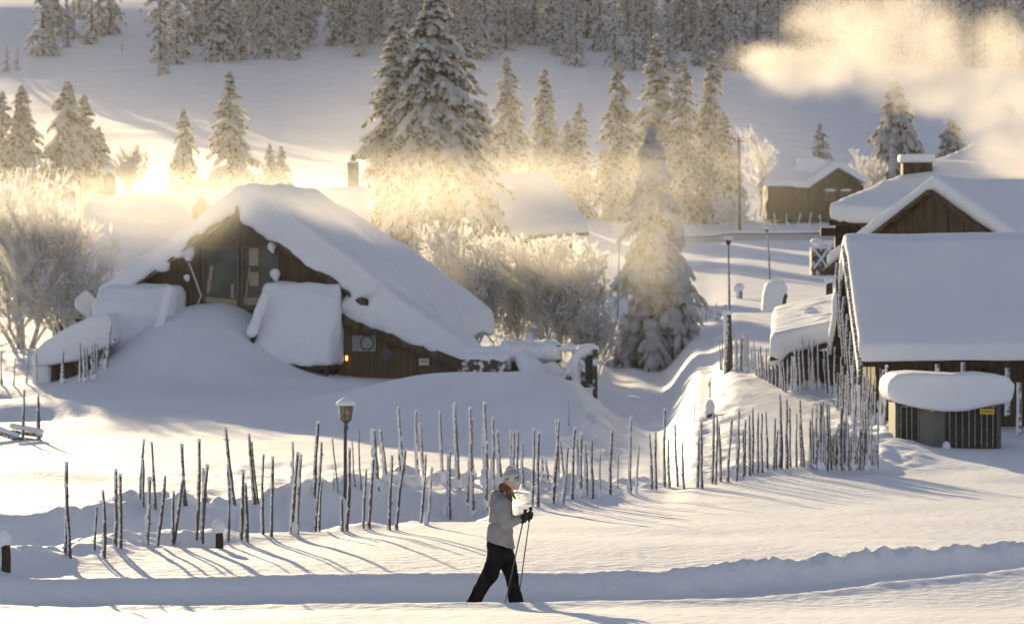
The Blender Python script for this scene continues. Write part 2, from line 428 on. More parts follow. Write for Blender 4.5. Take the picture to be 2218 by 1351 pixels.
def ground_z(x, y):
    if np.ndim(x) == 0 and np.ndim(y) == 0: return float(ground_z(np.array([float(x)]), np.array([float(y)]))[0])
    x, y = np.broadcast_arrays(np.asarray(x, float), np.asarray(y, float))
    z = base_z(x, y).copy()
    near = y < 160
    # big soft undulation
    z += np.where(y < 200, 1, 0.3) * (.10 * fbm(x / 6, y / 9, 21) + .03 * fbm(x / 1.6, y / 2.2, 31, 2))
    # trench of the ski track
    ty = track_y(x); d = y - ty
    wob = .10 * fbm(x / 1.1, y * 0 + 3, 41) + .05 * fbm(x / .35, y / .35, 43)
    far = 1 / (1 + np.exp(-(d - 1.2 - .4 * np.clip((1 - x) / 4, 0, 1) - wob * .8) / .09)); nearw = 1 / (1 + np.exp((d + .95 + wob * .5) / .10))
    floor = 1 - np.clip(far + nearw, 0, 1)
    z = z - floor * (.22 + .02 * fbm(x / .4, y / .15, 47))
    rough = np.clip((x - 0.5) / 3, 0, 1)
    z += np.exp(-((d - 1.5 - .4 * np.clip((1 - x) / 4, 0, 1)) / .28) ** 2) * (.04 + .13 * rough * np.clip(fbm(x / .30, y / .3, 51) + .3, 0, .55) + .07 * (.3 + rough) * np.abs(fbm(x / .16, y / .2, 53)))
    z += floor * rough * .07 * np.clip(fbm(x / .3, y / .3, 57) - .15, 0, 1)
    z += np.exp(-((d + 1.2) / .4) ** 2) * (.05 + .03 * fbm(x / .5, y / .5, 55))
    # two ski grooves in the trench floor
    for g in (-.28, .28): z -= .03 * np.exp(-((d - g) / .07) ** 4)
    # fence mounds
    m = near & (y > 46)
    if np.any(m):
        xm, ym = x[m], y[m]; zz = np.zeros_like(xm)
        da = pdist(xm, ym, A_LINE); db = pdist(xm, ym, B_LINE); dc = pdist(xm, ym, C_LINE); dd = pdist(xm, ym, DITCH)
        zz += .17 * np.exp(-(da / .75) ** 2) * (1 + 1.3 * fbm(xm / .8, ym / 1.3, 61)) + .035 * np.exp(-(da / .5) ** 2) * fbm(xm / .3, ym / .3, 63) * 2
        zz += .24 * np.exp(-(db / .9) ** 2) * (1 + 1.9 * fbm(xm / .7, ym / 1.3, 65))
        zz += .20 * np.exp(-(dc / 1.0) ** 2) * (1 + 1.5 * fbm(xm / .8, ym / 1.5, 67))
        ux = CX + xm * F / ym
        zz -= (.80 + .35 * np.clip((250 - ux) / 300, 0, 1)) * np.exp(-(dd / 3.1) ** 6) * np.clip((1120 - ux) / 160, 0, 1)
        # trampled snow behind the back fence
        u = CX + xm * F / ym
        tr = np.exp(-((u - 640) / 300) ** 4) * np.exp(-((ym - 76) / 13) ** 4)
        zz += tr * (.10 * fbm(xm / .55, ym / 2.4, 71) - .10 * np.clip(fbm(xm / .42, ym / 1.7, 73) - .12, 0, 1))
        tr2 = np.exp(-((u - 1530) / 90) ** 4) * np.exp(-((ym - 88) / 14) ** 4)
        zz += tr2 * .16 * fbm(xm / .5, ym / 1.2, 75)
        tr3 = np.exp(-((u - 1290) / 70) ** 4) * np.exp(-((ym - 104) / 14) ** 4)
        zz += tr3 * .30 * np.abs(fbm(xm / .6, ym / 1.6, 77))
        for (cx, cy, rx, ry, h, rot, p) in BUMPS: zz += bumpf(xm, ym, cx, cy, rx, ry, h, rot, p)
        # wheel ruts of the lane
        lane = np.exp(-((u - 1390) / 60) ** 4) * np.clip((ym - 78) / 8, 0, 1)
        zz -= lane * .05 * (1 + np.sin(xm * 3.5))
        z[m] += zz
    return z

def build_ground():
    D = [5.0]
    while D[-1] < 960:
        d = D[-1]
        r = .02 if d < 34 else .0018 if d < 52 else .0026 if d < 130 else .004 if d < 200 else .008 if d < 650 else .03
        D.append(d * (1 + r))
    D = np.array(D)
    U = np.concatenate([np.linspace(-8900, -1200, 30), np.linspace(-1100, -140, 40), np.arange(-120, 2340, 7.0), np.linspace(2360, 3400, 40), np.linspace(3600, 10900, 30)])
    uu, dd = np.meshgrid(U, D)
    x = (uu - CX) / F * dd
    z = ground_z(x, dd)
    V = np.stack([x, dd, z], -1).reshape(-1, 3)
    nu = len(U); nd = len(D)
    i = (np.arange(nd - 1)[:, None] * nu + np.arange(nu - 1)[None]).ravel()
    Q = np.stack([i, i + 1, i + 1 + nu, i + nu], -1)
    me = npmesh("snow_ground", V, Q, M_ground)
    o = link("ground", me); tag(o, kind="structure")
    return o
build_ground()

# ------------------------------------------------------------------ buildings
def hexa(mb, p4, up, m=0):
    p = [Vector(q) for q in p4]; u = Vector(up)
    mb.add(p + [q + u for q in p], [(0, 1, 2, 3), (7, 6, 5, 4), (0, 4, 5, 1), (1, 5, 6, 2), (2, 6, 7, 3), (3, 7, 4, 0)], m)

def part(mb, name, mats, parent, org, smooth=False):
    """mesh given in world metres, stored relative to the parent empty"""
    inv = parent.matrix_basis.inverted()
    mb.v = [tuple(inv @ Vector(v)) for v in mb.v]
    return mb.build(name, mats, parent, smooth)

def thing(name, loc, label, cat, group=None, rz=0.0):
    o = empty(name, loc, rz, label, cat, group)
    o.matrix_basis = Matrix.Translation(Vector(loc)) @ Matrix.Rotation(rz, 4, 'Z')
    return o

def worldblob(mb, name, mt, voxel, parent, **k):
    inv = parent.matrix_basis.inverted()
    mb.v = [tuple(inv @ Vector(v)) for v in mb.v]
    return mb.blob(name, mt, voxel, parent, **k)

M_plank = mat("weathered_planks", (0.060, 0.042, 0.026), 0.85, (0.11, 0.08, 0.052), 4, bump=0.6, bscale=10, stretch=(3, 3, 0.12), spec=0.2)
M_gable = mat("gable_boards", (0.075, 0.052, 0.030), 0.8, (0.125, 0.09, 0.055), 3, bump=0.6, bscale=9, stretch=(3, 3, 0.12), spec=0.2)
M_frame = mat("window_frame_paint", (0.10, 0.075, 0.05), 0.6, (0.15, 0.115, 0.08), 9)
M_glass = mat("window_glass", (0.035, 0.04, 0.045), 0.3, (0.08, 0.085, 0.08), 1.3, spec=0.35)
M_curtain = mat("pale_curtain", (0.40, 0.35, 0.24), 0.9, (0.28, 0.24, 0.16), 12)
M_grey = mat("grey_metal", (0.20, 0.20, 0.185), 0.5, (0.40, 0.41, 0.40), 20, metal=0.2)
M_dgrey = mat("dark_grey_metal", (0.06, 0.065, 0.065), 0.5, (0.10, 0.10, 0.10), 14)
M_yellow = mat("yellow_plate", (0.75, 0.52, 0.02), 0.5)
M_white = mat("white_plate", (0.68, 0.66, 0.60), 0.6)
M_icewood = frosty("snow_dusted_planks", (0.06, 0.045, 0.03), (0.12, 0.09, 0.06), amount=0.42, scale=6, dirv=(-0.3, -0.1, 0.9), nstretch=(3, 3, .2))
M_stone = mat("chimney_stone", (0.13, 0.12, 0.10), 0.9, (0.22, 0.20, 0.17), 6, bump=0.6, bscale=12)
M_lampglow = mat("lamp_glow", (1.0, 0.55, 0.15), 0.5, emit=((1.0, 0.45, 0.1), 2.5))

# ---- the big gabled house on the left
KH = 135 / F
YAW = math.radians(-10)
house = thing("gabled_house", (W(510, 820, 135).x, 135, 0), "big dark timber house with a window in its steep gable, left of the lane", "house", rz=YAW)
hx = lambda p: (p - 510) * KH
hz = lambda p: (820 - p) * KH
P2 = lambda pts: [(hx(a), hz(b)) for a, b in pts]
mb = MB()
mb.prism(P2([(242, 870), (242, 662), (510, 462), (800, 664), (800, 870)]), 0.25, 0.45)
mb.box((hx(242) + .08, 5.2, hz(760)), (.16, 9.6, 3.4)); mb.box((hx(1000), 2.6, hz(820) + .3), (.16, 3.4, 1.3))
mb.prism(P2([(738, 880), (738, 690), (752, 684), (1000, 780), (1000, 880)]), 0.0, 0.2)
mb.prism(P2([(242, 870), (242, 662), (510, 462), (800, 664), (800, 870)]), 10.0, 10.2)
# board battens on the front wall
for i in range(34):
    x = hx(262) + i * .27
    px = x / KH + 510
    top = hz(462 + abs(px - 510) * .70 + 14)
    if abs(px - 477) < 48 and True: continue
    if 515 < px < 605: continue
    mb.box((x, .235, (top - .3) / 2), (.05, .03, top + .3))
for i in range(16):
    x = hx(752) + i * .26; px = x / KH + 510
    top = hz(684 + (px - 752) * .385 + 8)
    mb.box((x, -.013, (top - .3) / 2), (.045, .03, top + .3))
wall = mb.build("wall", M_gable, house)
mb = MB()
mb.prism(P2([(222, 660), (222, 648), (510, 438), (810, 648), (810, 662), (510, 452)]), -0.45, 10.6)
mb.prism(P2([(742, 684), (742, 672), (1012, 774), (1010, 786)]), -0.35, 3.0)
roof = mb.build("roof", M_wood, house)
mb = MB()
mb.prism(P2([(222, 672), (222, 650), (510, 440), (810, 650), (812, 672), (510, 464)]), -0.52, -0.455)
mb.prism(P2([(742, 694), (742, 673), (1014, 776), (1012, 797)]), -0.43, -0.355)
mb.prism(P2([(498, 500), (498, 436), (514, 432), (534, 452), (534, 500)]), -.60, -.525)
mb.build("barge_board", M_wood2, roof)
sn = MB()
sn.prism(P2([(207, 652), (205, 636), (217, 620), (333, 545), (417, 485), (500, 428), (530, 402), (560, 404), (640, 462), (720, 522), (800, 578), (835, 612), (818, 640), (805, 644),
             (740, 603), (674, 578), (633, 541), (567, 498), (540, 478), (528, 440), (500, 440), (484, 468), (417, 520), (363, 556), (300, 604), (235, 650)]), -.62, 2.2)
sn.prism(P2([(205, 655), (205, 628), (333, 533), (500, 408), (515, 394), (540, 394), (660, 470), (800, 566), (955, 682), (965, 730), (805, 640), (515, 440), (225, 648)]), 1.3, 10.9)
sn.prism(P2([(748, 672), (1012, 776), (1028, 752), (1004, 726), (872, 640), (800, 590), (770, 600)]), -.35, 3.0)
# hanging lips of the snow
for (a, b, r) in [(385, 548, .32), (350, 575, .34), (318, 588, .28), (290, 606, .3), (255, 628, .25), (552, 470, .3), (600, 505, .3), (560, 478, .3), (700, 585, .3), (770, 660, .34), (800, 668, .34), (845, 698, .3), (900, 722, .3), (950, 746, .3)]:
    sn.ell((hx(a), -.35, hz(b)), (r, .25, r * .7))
_r = random.Random(5)
for q in range(46):
    t = q / 45; aa = 222 + (500 - 222) * t if q % 2 else 545 + (800 - 545) * t; bb = 650 - (650 - 448) * t if q % 2 else 470 + (640 - 470) * t
    sn.ell((hx(aa), -.45, hz(bb) - _r.uniform(-.05, .12)), (_r.uniform(.15, .32), .2, _r.uniform(.10, .24)))
for q in range(24):
    t = q / 23; sn.ell((hx(760 + 250 * t), -.3, hz(672 + 104 * t) - _r.uniform(-.02, .08)), (_r.uniform(.12, .3), .2, _r.uniform(.08, .2)))
sn.blob("roof_snow", M_roofsnow, .10, roof, smooth=5, disp=.16, dscale=2.2, fine=.05)

def window(parent, x0, x1, y0, y1, ynear, bars, name="window"):
    """x0..x1, y0..y1 photo px on the gable plane"""
    mb = MB(); a, b = hx(x0), hx(x1); t, u = hz(y0), hz(y1); c = .09
    mb.box(((a + b) / 2, ynear, t - c / 2), (b - a, .10, c)); mb.box(((a + b) / 2, ynear, u + c / 2), (b - a, .10, c))
    mb.box((a + c / 2, ynear, (t + u) / 2), (c, .10, t - u - 2 * c)); mb.box((b - c / 2, ynear, (t + u) / 2), (c, .10, t - u - 2 * c))
    for q in bars:
        mb.box((hx(q), ynear, (t + u) / 2), (.05, .08, t - u - 2 * c))
    f = mb.build(name, M_frame, parent)
    g = MB(); g.box(((a + b) / 2, ynear + .03, (t + u) / 2), (b - a - 2 * c + .01, .012, t - u - 2 * c + .01)); g.build("pane", M_glass, f)
    return f
f = window(house, 434, 516, 532, 668, .18, [])
mb = MB(); mb.box((hx(475), .19, hz(652)), (1.15, .02, .20), ry=.10); mb.box((hx(450), .19, hz(605)), (.12, .02, 1.0), ry=.15); mb.box((hx(500), .19, hz(630)), (.10, .02, .5)); mb.build("curtain", M_curtain, f)
f = window(house, 520, 604, 532, 670, .18, [])
mb = MB(); mb.box((hx(548), .19, hz(556)), (.34, .02, .62)); mb.box((hx(549), .19, hz(604)), (.32, .02, .48)); mb.box((hx(541), .19, hz(652)), (.62, .02, .26)); mb.box((hx(534), .19, hz(615)), (.05, .02, 1.2), ry=.14); mb.build("curtain", M_curtain, f)
# snow-topped wall lamps and a slanting feeder arm
for (a, b, r) in [(405, 545, .26), (592, 534, .17), (600, 592, .19), (403, 600, .12)]:
    mb = MB(); mb.tube([(hx(a), .24, hz(b) - r * .6), (hx(a), -.12, hz(b) - r * .5)], .025); mb.box((hx(a), -.12, hz(b) - r), (r * .7, r * .7, r * .9))
    l = mb.build("wall_lamp", M_dgrey, house)
    mb = MB(); mb.ell((hx(a), -.12, hz(b)), (r, r, r * 1.0)); mb.ell((hx(a) + .03, -.12, hz(b) - r * .9), (r * .55, r * .6, r * .6)); mb.blob("snow_cap", M_snow, .04, l, smooth=3, fine=.02)
mb = MB(); mb.tube([(hx(402), .1, hz(560)), (hx(434), .0, hz(640)), (hx(426), .0, hz(658))], .035); mb.build("lamp_arm", M_rime, house)
# gable wall fittings on the low wing
mb = MB(); mb.box((hx(795), -.03, hz(742)), (.85, .05, .56)); pl = mb.build("meter_board", M_grey, house)
mb = MB()
for k in range(24):
    a0 = 2 * math.pi * k / 24; a1 = 2 * math.pi * (k + 1) / 24
    mb.tube([(hx(802) + .24 * math.cos(a0), -.085, hz(741) + .24 * math.sin(a0)), (hx(802) + .24 * math.cos(a1), -.085, hz(741) + .24 * math.sin(a1))], .03, 5)
mb.build("ring", M_dgrey, pl)
mb = MB(); mb.box((hx(845), -.05, hz(765)), (.36, .04, .36), ry=math.pi / 4); mb.build("diamond_plaque", M_dgrey, house)
mb = MB(); mb.box((hx(927), -.05, hz(781)), (.36, .03, .24)); sg = mb.build("sign_board", M_white, house)
mb = MB()
for q in (.05, -.02): mb.box((hx(927), -.069, hz(781) + q), (.26, .006, .022))
mb.build("lettering", M_dgrey, sg)
mb = MB(); mb.box((hx(733), -.02, hz(630)), (.34, .05, .34)); sg = mb.build("wall_notice", M_frame, house)
mb = MB(); mb.box((hx(733), -.055, hz(630)), (.24, .02, .24)); mb.build("notice_face", M_white, sg)
mb = MB(); mb.tube([(hx(758), -.12, hz(779)), (hx(758), -.12, hz(769))], [.03, .035], 8); lm = mb.build("entrance_lamp", M_lampglow, house)
mb = MB(); mb.tube([(hx(758), -.12, hz(768)), (hx(758), -.12, hz(765))], [.09, .03], 8); mb.box((hx(758), -.06, hz(766)), (.03, .14, .03)); mb.build("lamp_hood", M_dgrey, lm)
# two snow-heaped porch roofs standing forward of the gable
def porch(x0, x1, yt, yb, open_h, lean):
    mb = MB(); a, b = hx(x0), hx(x1)
    mb.box(((a + b) / 2, -1.0, hz(yb) + .02), (b - a - .25, 2.2, .14), rx=0)
    mb.box((a + .25, -1.9, (hz(yb) - .3) / 2), (.14, .14, hz(yb) + .3)); mb.box((b - .25, -1.9, (hz(yb) - .3) / 2), (.14, .14, hz(yb) + .3))
    mb.box(((a + b) / 2, -.5, (hz(yb) - .4) / 2), (b - a - .5, .1, hz(yb) + .2))
    p = mb.build("porch", M_wood, house)
    s = MB(); n = 6
    prof = [(-2.15, hz(yb) + .06), (-2.35, hz(yb) + .5), (-2.2, hz(yb) + 1.1), (-1.7, hz(yb) + (hz(yt) - hz(yb)) * .72), (-1.0, hz(yt) - .1), (-.2, hz(yt)), (.15, hz(yt) - .2), (.15, hz(yb) + .06)]
    vs = []; 
    for xx in (a, b): vs += [(xx, q[0], q[1]) for q in prof]
    k = len(prof)
    fs = [tuple(range(k)), tuple(range(2 * k - 1, k - 1, -1))] + [(i, i + k, (i + 1) % k + k, (i + 1) % k) for i in range(k)]
    s.add(vs, fs)
    for q in range(9): s.ell((a + (b - a) * random.random(), -2.2, hz(yb) + .1 + random.random() * .5), (.35, .25, .2))
    s.blob("porch_snow", M_roofsnow, .08, p, smooth=22, disp=.17, dscale=1.3, fine=.03)
porch(590, 752, 608, 792, 0, 0)
porch(218, 398, 618, 792, 0, 0)
for (a0, b0, a1, b1) in ((402, 628, 378, 738), (612, 640, 584, 742)):
    mb = MB(); mb.tube([(hx(a0), -2.25, hz(b0)), (hx(a1), -2.55, hz(b1))], .10, 8); bb = mb.build("slanting_beam", M_wood, house)
    mb = MB(); mb.cap((hx(a0), -2.35, hz(b0) + .05), (hx(a1 + 3), -2.65, hz(b1) + .45), .17, .21); mb.blob("beam_snow", M_snow, .05, bb, smooth=4, fine=.03)
# ---- low shed at the left corner of the house
sh = thing("low_shed", (W(160, 835, 132).x, 132, 0), "low half-buried shed at the left corner of the gabled house", "shed")
mb = MB()
hexa(mb, [W(110, 850, 131.2), W(235, 850, 131.2), W(235, 850, 135), W(110, 850, 135)], (0, 0, 1.1)); part(mb, "wall", M_wood, sh, None)
mb = MB(); hexa(mb, [W(82, 786, 130.8), W(250, 740, 130.8), W(250, 722, 136), W(82, 768, 136)], (0, 0, .1)); part(mb, "roof", M_wood, sh, None)
mb = MB(); hexa(mb, [W(84, 786, 130.6), W(255, 742, 130.6), W(252, 722, 136.5), W(100, 765, 136.5)], (0, 0, .1))
mb.prism([((p - CX) * KH * .985, CZ - (q - HY) * KH * .985) for p, q in [(80, 784), (82, 762), (110, 735), (160, 706), (215, 684), (250, 676), (256, 690), (256, 742), (190, 776), (110, 792)]], 130.6, 135.8)
worldblob(mb, "roof_snow", M_roofsnow, .08, sh, smooth=14, disp=.10, dscale=1.8, fine=.02)
mb = MB(); hexa(mb, [W(70, 850, 131), W(108, 850, 131), W(108, 850, 131.6), W(70, 850, 131.6)], (0, 0, 1.0)); worldblob(mb, "snow_on_wall", M_snow, .08, sh, smooth=6)
# small roof end behind it
sr = thing("small_outbuilding", (W(195, 790, 143).x, 144, 0.1), "small outbuilding roof end poking out between the frosted tree and the gabled house", "shed")
mb = MB(); hexa(mb, [W(165, 800, 142), W(226, 800, 142), W(226, 800, 146), W(165, 800, 146)], (0, 0, 1.9)); part(mb, "wall", M_wood, sr, None)
mb = MB(); hexa(mb, [W(160, 668, 141.6), W(200, 697, 141.6), W(240, 700, 145), W(185, 650, 145)], (0, 0, .45)); worldblob(mb, "roof_snow", M_roofsnow, .08, sr, smooth=7)

# ---- long roofs behind
b2 = thing("long_farmhouse", (W(520, 700, 168).x, 168, 1.0), "long farmhouse behind the gabled house, chimney on its wide white roof", "house")
mb = MB(); hexa(mb, [(-20.2, 166, 0), (-7.0, 166, 0), (-7.0, 174, 0), (-20.2, 174, 0)], (0, 0, 3.6)); part(mb, "wall", M_wood, b2, None)
rm = MB(); hexa(rm, [(-20.8, 165, 3.0), (-6.5, 165, 3.0), (-6.5, 170, 6.6), (-20.8, 170, 6.2)], (0, 0, .15)); hexa(rm, [(-20.8, 170, 6.2), (-6.5, 170, 6.6), (-6.5, 175, 3.2), (-20.8, 175, 3.0)], (0, 0, .15)); r2 = part(rm, "roof", M_wood, b2, None)
mb = MB(); 
mb.add([(-20.6, 164.8, 3.1), (-6.3, 164.8, 3.1), (-6.3, 175.2, 3.1), (-20.6, 175.2, 3.1), (-20.8, 164.7, 3.8), (-6.2, 164.7, 3.9), (-6.2, 175.2, 3.9), (-20.8, 175.2, 3.9), (-20.2, 170, 7.15), (-14, 170, 7.55), (-10, 170, 7.75), (-6.5, 170, 7.7), (-20.6, 170, 3.1), (-6.3, 170, 3.1)],
       [(0, 1, 13, 12), (12, 13, 2, 3), (0, 4, 5, 1), (3, 2, 6, 7), (4, 8, 9, 10, 11, 5), (7, 6, 11, 10, 9, 8), (0, 12, 8, 4), (12, 3, 7, 8), (1, 5, 11, 13), (13, 11, 6, 2)])
inv = r2.parent.matrix_basis.inverted(); mb.v = [tuple(inv @ Vector(v)) for v in mb.v]
mb.blob("roof_snow", M_roofsnow, .15, r2, smooth=6, disp=.16, dscale=3.0)
mb = MB(); q = W(435, 450, 166.2); mb.prism([(q.x - .35, q.z - .5), (q.x - .35, q.z), (q.x, q.z + .45), (q.x + .35, q.z), (q.x + .35, q.z - .5)], 165.9, 168); part(mb, "dormer", M_wood2, b2, None)
for (cx_, yt, yb, wd) in ((765, 356, 412, .5), (238, 382, 425, .5)):
    mb = MB(); a = W(cx_, yt, 170.5); b = W(cx_, yb, 170.5); mb.box(((a.x), 170.5, (a.z + b.z) / 2 - .1), (wd, wd, a.z - b.z + .3)); ch = part(mb, "chimney", M_stone, b2, None)
    mb = MB(); mb.box((a.x, 170.5, a.z + .1), (wd * .5, wd * .5, .16)); mb.tube([(a.x, 170.5, a.z + .1), (a.x - .02, 170.5, a.z + .42)], [.10, .05], 8); mb.box((a.x + .22, 170.5, a.z + .26), (.55, .04, .04)) if cx_ == 765 else None
    o = part(mb, "chimney_pot", M_stone, b2, None)
    mb = MB(); mb.ell((a.x, 170.5, a.z + (.08 if cx_ == 765 else .3)), (.27, .27, .1 if cx_ == 765 else .2)); part(mb, "snow_cap", M_snow, b2, None, True)

b3 = thing("barn_behind_spruce", (W(1170, 560, 214).x, 215, 4.4), "barn with a broad snowy roof behind the tall spruce and above the frosted bushes", "barn")
_k = 26.0
mb = MB(); hexa(mb, [W(1085, 640, 212.5), W(1240, 640, 211.8), W(1232, 640, 221), W(1040, 640, 221)], (0, 0, 3.1)); part(mb, "wall", M_wood2, b3, None)
mb = MB(); hexa(mb, [W(1030, 528, 211.6), W(1276, 510, 210), W(1192, 392, 217.5), W(1050, 398, 217.5)], (0, 0, .2)); part(mb, "roof", M_wood, b3, None)
mb = MB(); hexa(mb, [W(1030, 522, 211.5), W(1277, 506, 209.8), W(1194, 392, 217.6), W(1050, 398, 217.6)], (0, 0, .6)); hexa(mb, [W(1050, 398, 217.6), W(1194, 392, 217.6), W(1225, 520, 224), W(1050, 520, 224)], (0, 0, .6)); worldblob(mb, "roof_snow", M_roofsnow, .14, b3, smooth=6, disp=.06, dscale=2)
for a in (1142, 1200):
    q = W(a, 540, 212.0)
    mb = MB(); mb.box((q.x, 212.0, q.z), (.55, .3, .65)); wf = part(mb, "window", M_frame, b3, None)
    mb = MB(); mb.box((q.x, 211.84, q.z), (.4, .03, .5)); part(mb, "pane", M_glass, b3, None)

# ---- near barn, right
bn = thing("turf_barn", (13.0, 94, .3), "large near barn at the right edge whose smooth white roof slopes down towards us", "barn")
mb = MB(); hexa(mb, [(8.75, 90.8, -.4), (20, 90.8, -.4), (20, 98.0, -.4), (8.75, 98.0, -.4)], (0, 0, 2.3))
mb.add([(8.75, 90.8, 1.9), (8.75, 98.0, 1.9), (8.75, 94.4, 4.5), (8.9, 90.8, 1.9), (8.9, 98.0, 1.9), (8.9, 94.4, 4.5)], [(0, 1, 2), (5, 4, 3), (0, 3, 4, 1), (1, 4, 5, 2), (2, 5, 3, 0)])
for i in range(40):
    mb.box((8.9 + i * .28, 90.775, .7), (.05, .05, 2.2))
part(mb, "wall", M_plank, bn, None)
rm = MB(); hexa(rm, [(8.35, 90.0, 1.62), (20.5, 90.0, 1.62), (20.5, 94.4, 4.45), (8.35, 94.4, 4.45)], (0, 0, .12)); hexa(rm, [(8.35, 94.4, 4.45), (20.5, 94.4, 4.45), (20.5, 98.8, 1.62), (8.35, 98.8, 1.62)], (0, 0, .12)); br = part(rm, "roof", M_wood, bn, None)
mb = MB(); hexa(mb, [(8.24, 89.95, 1.35), (8.36, 89.95, 1.35), (8.36, 94.4, 4.2), (8.24, 94.4, 4.2)], (0, 0, .32)); part(mb, "barge_board", M_stake, bn, None)
mb = MB()
for i in range(7):
    t = i / 6; mb.tube([(8.30 - .03 * i, 90.3 + 3.9 * t, 1.6 + 2.5 * t), (8.26 - .03 * i, 90.25 + 3.9 * t, 1.5 - .9 * random.random() * (1 - t) + 2.2 * t), (8.28 - .02 * i, 90.2 + 3.8 * t, .75 + 1.6 * t - .35 * random.random())], [.05, .045, .03], 6)
part(mb, "hanging_poles", M_stake, bn, None)
mb = MB(); prof = [(89.75, 1.70), (89.72, 2.15), (90.3, 2.55), (92.2, 3.72), (93.7, 4.66), (94.4, 4.86), (95.2, 4.66), (98.6, 2.4), (99.0, 1.7), (94.4, 4.55)]
k = len(prof); mb.add([(8.25, a, b) for a, b in prof] + [(20.8, a, b) for a, b in prof], [tuple(range(k)), tuple(range(2 * k - 1, k - 1, -1))] + [(i, i + k, (i + 1) % k + k, (i + 1) % k) for i in range(k)])
inv = bn.matrix_basis.inverted(); mb.v = [tuple(inv @ Vector(v)) for v in mb.v]
mb.blob("roof_snow", M_roofsnow, .09, br, smooth=7, disp=.09, dscale=3.2, fine=.012)
for a, y0, y1 in ((2030, 788, 900), (2086, 784, 900), (2182, 796, 900), (2207, 828, 940)):
    mb = MB(); A = W(a, y0, 89.9 if y0 < 820 else 87.5); B = W(a, y1, 89.9 if y0 < 820 else 87.5); mb.tube([A, (A + B) / 2 + Vector((.01, 0, 0)), B], [.06, .07, .08], 7); part(mb, "wall_post", M_rime, bn, None)

# ---- refuse shelter
bs = thing("bin_shelter", (W(2052, 968, 84).x, 84.6, 0), "low slatted bin shelter under a fat pillow of snow, small yellow plate on its door", "shelter")
kb = 84 / F; ax = lambda p: (p - CX) * kb; az = lambda p: CZ - (p - HY) * kb
mb = MB(); mb.box(((ax(1940) + ax(2170)) / 2, 84.85, az(925)), (ax(2170) - ax(1940), 1.45, az(872) - az(985)))
for p in (1952, 1965, 1976, 1990): mb.box((ax(p), 84.10, az(925)), (.018, .03, az(884) - az(972)), m=1)
for p in (2058, 2072, 2086, 2100, 2113, 2127, 2139, 2152): mb.box((ax(p), 84.10, az(925)), (.018, .03, az(884) - az(972)), m=1)
mb.box((ax(1972), 84.09, az(880)), (.40, .03, .03), m=1); mb.box((ax(2106), 84.09, az(880)), (1.12, .03, .03), m=1)
part(mb, "body", [mat("shelter_boards", (.022, .019, .015), .7, (.045, .04, .032), 3), M_grey], bs, None)
mb = MB(); mb.box((ax(2020), 84.07, az(925)), (.56, .05, az(880) - az(975))); dr = part(mb, "door", mat("door_panel", (.12, .115, .10), .7, (.16, .15, .13), 3), bs, None)
for p, q in ((2164, 968), (1944, 968)): mb = MB(); mb.box((ax(p), 84.08, az(925)), (.09, .06, az(876) - az(975))); part(mb, "corner_post", M_dgrey, bs, None)
mb = MB(); mb.box((ax(2139), 84.06, az(891)), (.32, .02, .12)); pl = part(mb, "yellow_plate", M_yellow, bs, None)
mb = MB()
for i in range(9): mb.box((ax(2128) + i * .028, 84.045, az(891)), (.012, .006, .045))
part(mb, "lettering", M_dgrey, bs, None)
mb = MB(); mb.box((ax(2019), 84.03, az(889)), (.10, .02, .05)); part(mb, "door_tag", M_yellow, bs, None)
mb = MB(); poly = [(ax(p), az(q)) for p, q in [(1928, 868), (1920, 850), (1922, 826), (1940, 810), (1985, 806), (2060, 810), (2130, 808), (2180, 814), (2198, 832), (2194, 860), (2186, 872), (2140, 880), (2090, 890), (2040, 892), (1990, 884), (1955, 876)]]
mb.prism(poly, 83.75, 85.9); worldblob(mb, "snow_cap", M_snow, .045, bs, smooth=16, disp=.03, dscale=.9, fine=.008)
hp = thing("snow_heap", (ax(2048), 83.9, 0), "little cone of snow at the foot of the bin shelter door", "snow heap")
mb = MB(); mb.ell((ax(2048), 83.85, 0), (.10, .12, .14)); worldblob(mb, "heap", M_snow, .03, hp, smooth=2)

# ---- gabled barn behind and the big farmhouse behind that
g2 = thing("gabled_storehouse", (12.0, 109, 1), "dark plank gable rising just behind the near barn's roof ridge", "storehouse")
A = Vector((W(2008, 420, 108).x, 108, W(0, 420, 108).z)); u = Vector((.72, -.69, 0)); v = Vector((.69, .72, 0)); hw = 3.6; dz = 1.78 
Lp = A - u * hw - Vector((0, 0, dz * 1.25)); Rp = A + u * hw - Vector((0, 0, dz * 1.25))
mb = MB(); lo = Vector((0, 0, -3.4))
i_ = v * .35
mb.add([Lp + lo + i_, Rp + lo + i_, Rp + i_, A + i_ , Lp + i_, Lp + lo + i_ * 2, Rp + lo + i_ * 2, Rp + i_ * 2, A + i_ * 2, Lp + i_ * 2], [(0, 1, 2, 3, 4), (9, 8, 7, 6, 5), (0, 5, 6, 1), (1, 6, 7, 2), (4, 9, 5, 0)])
for s_ in (-1, 1):
    for t in np.arange(.5, 3.4, .55):
        c = A + u * s_ * t + v * .33; h = 2.6
        mb.box((c.x, c.y, A.z - dz * 1.25 / hw * t - .12 - h / 2), (.05, .05, h))
part(mb, "wall", M_plank, g2, None)
mb = MB(); hexa(mb, [Lp - u * .25 - Vector((0,0,.1)), A, A + v * 9, Lp - u * .25 + v * 9 - Vector((0,0,.1))], (0, 0, .12)); hexa(mb, [A, Rp + u * .25 - Vector((0,0,.1)), Rp + u * .25 + v * 9 - Vector((0,0,.1)), A + v * 9], (0, 0, .12)); rr = part(mb, "roof", M_wood2, g2, None)
mb = MB(); up = (0, 0, .42); e = Vector((0, 0, .1)); sh_ = v * .25
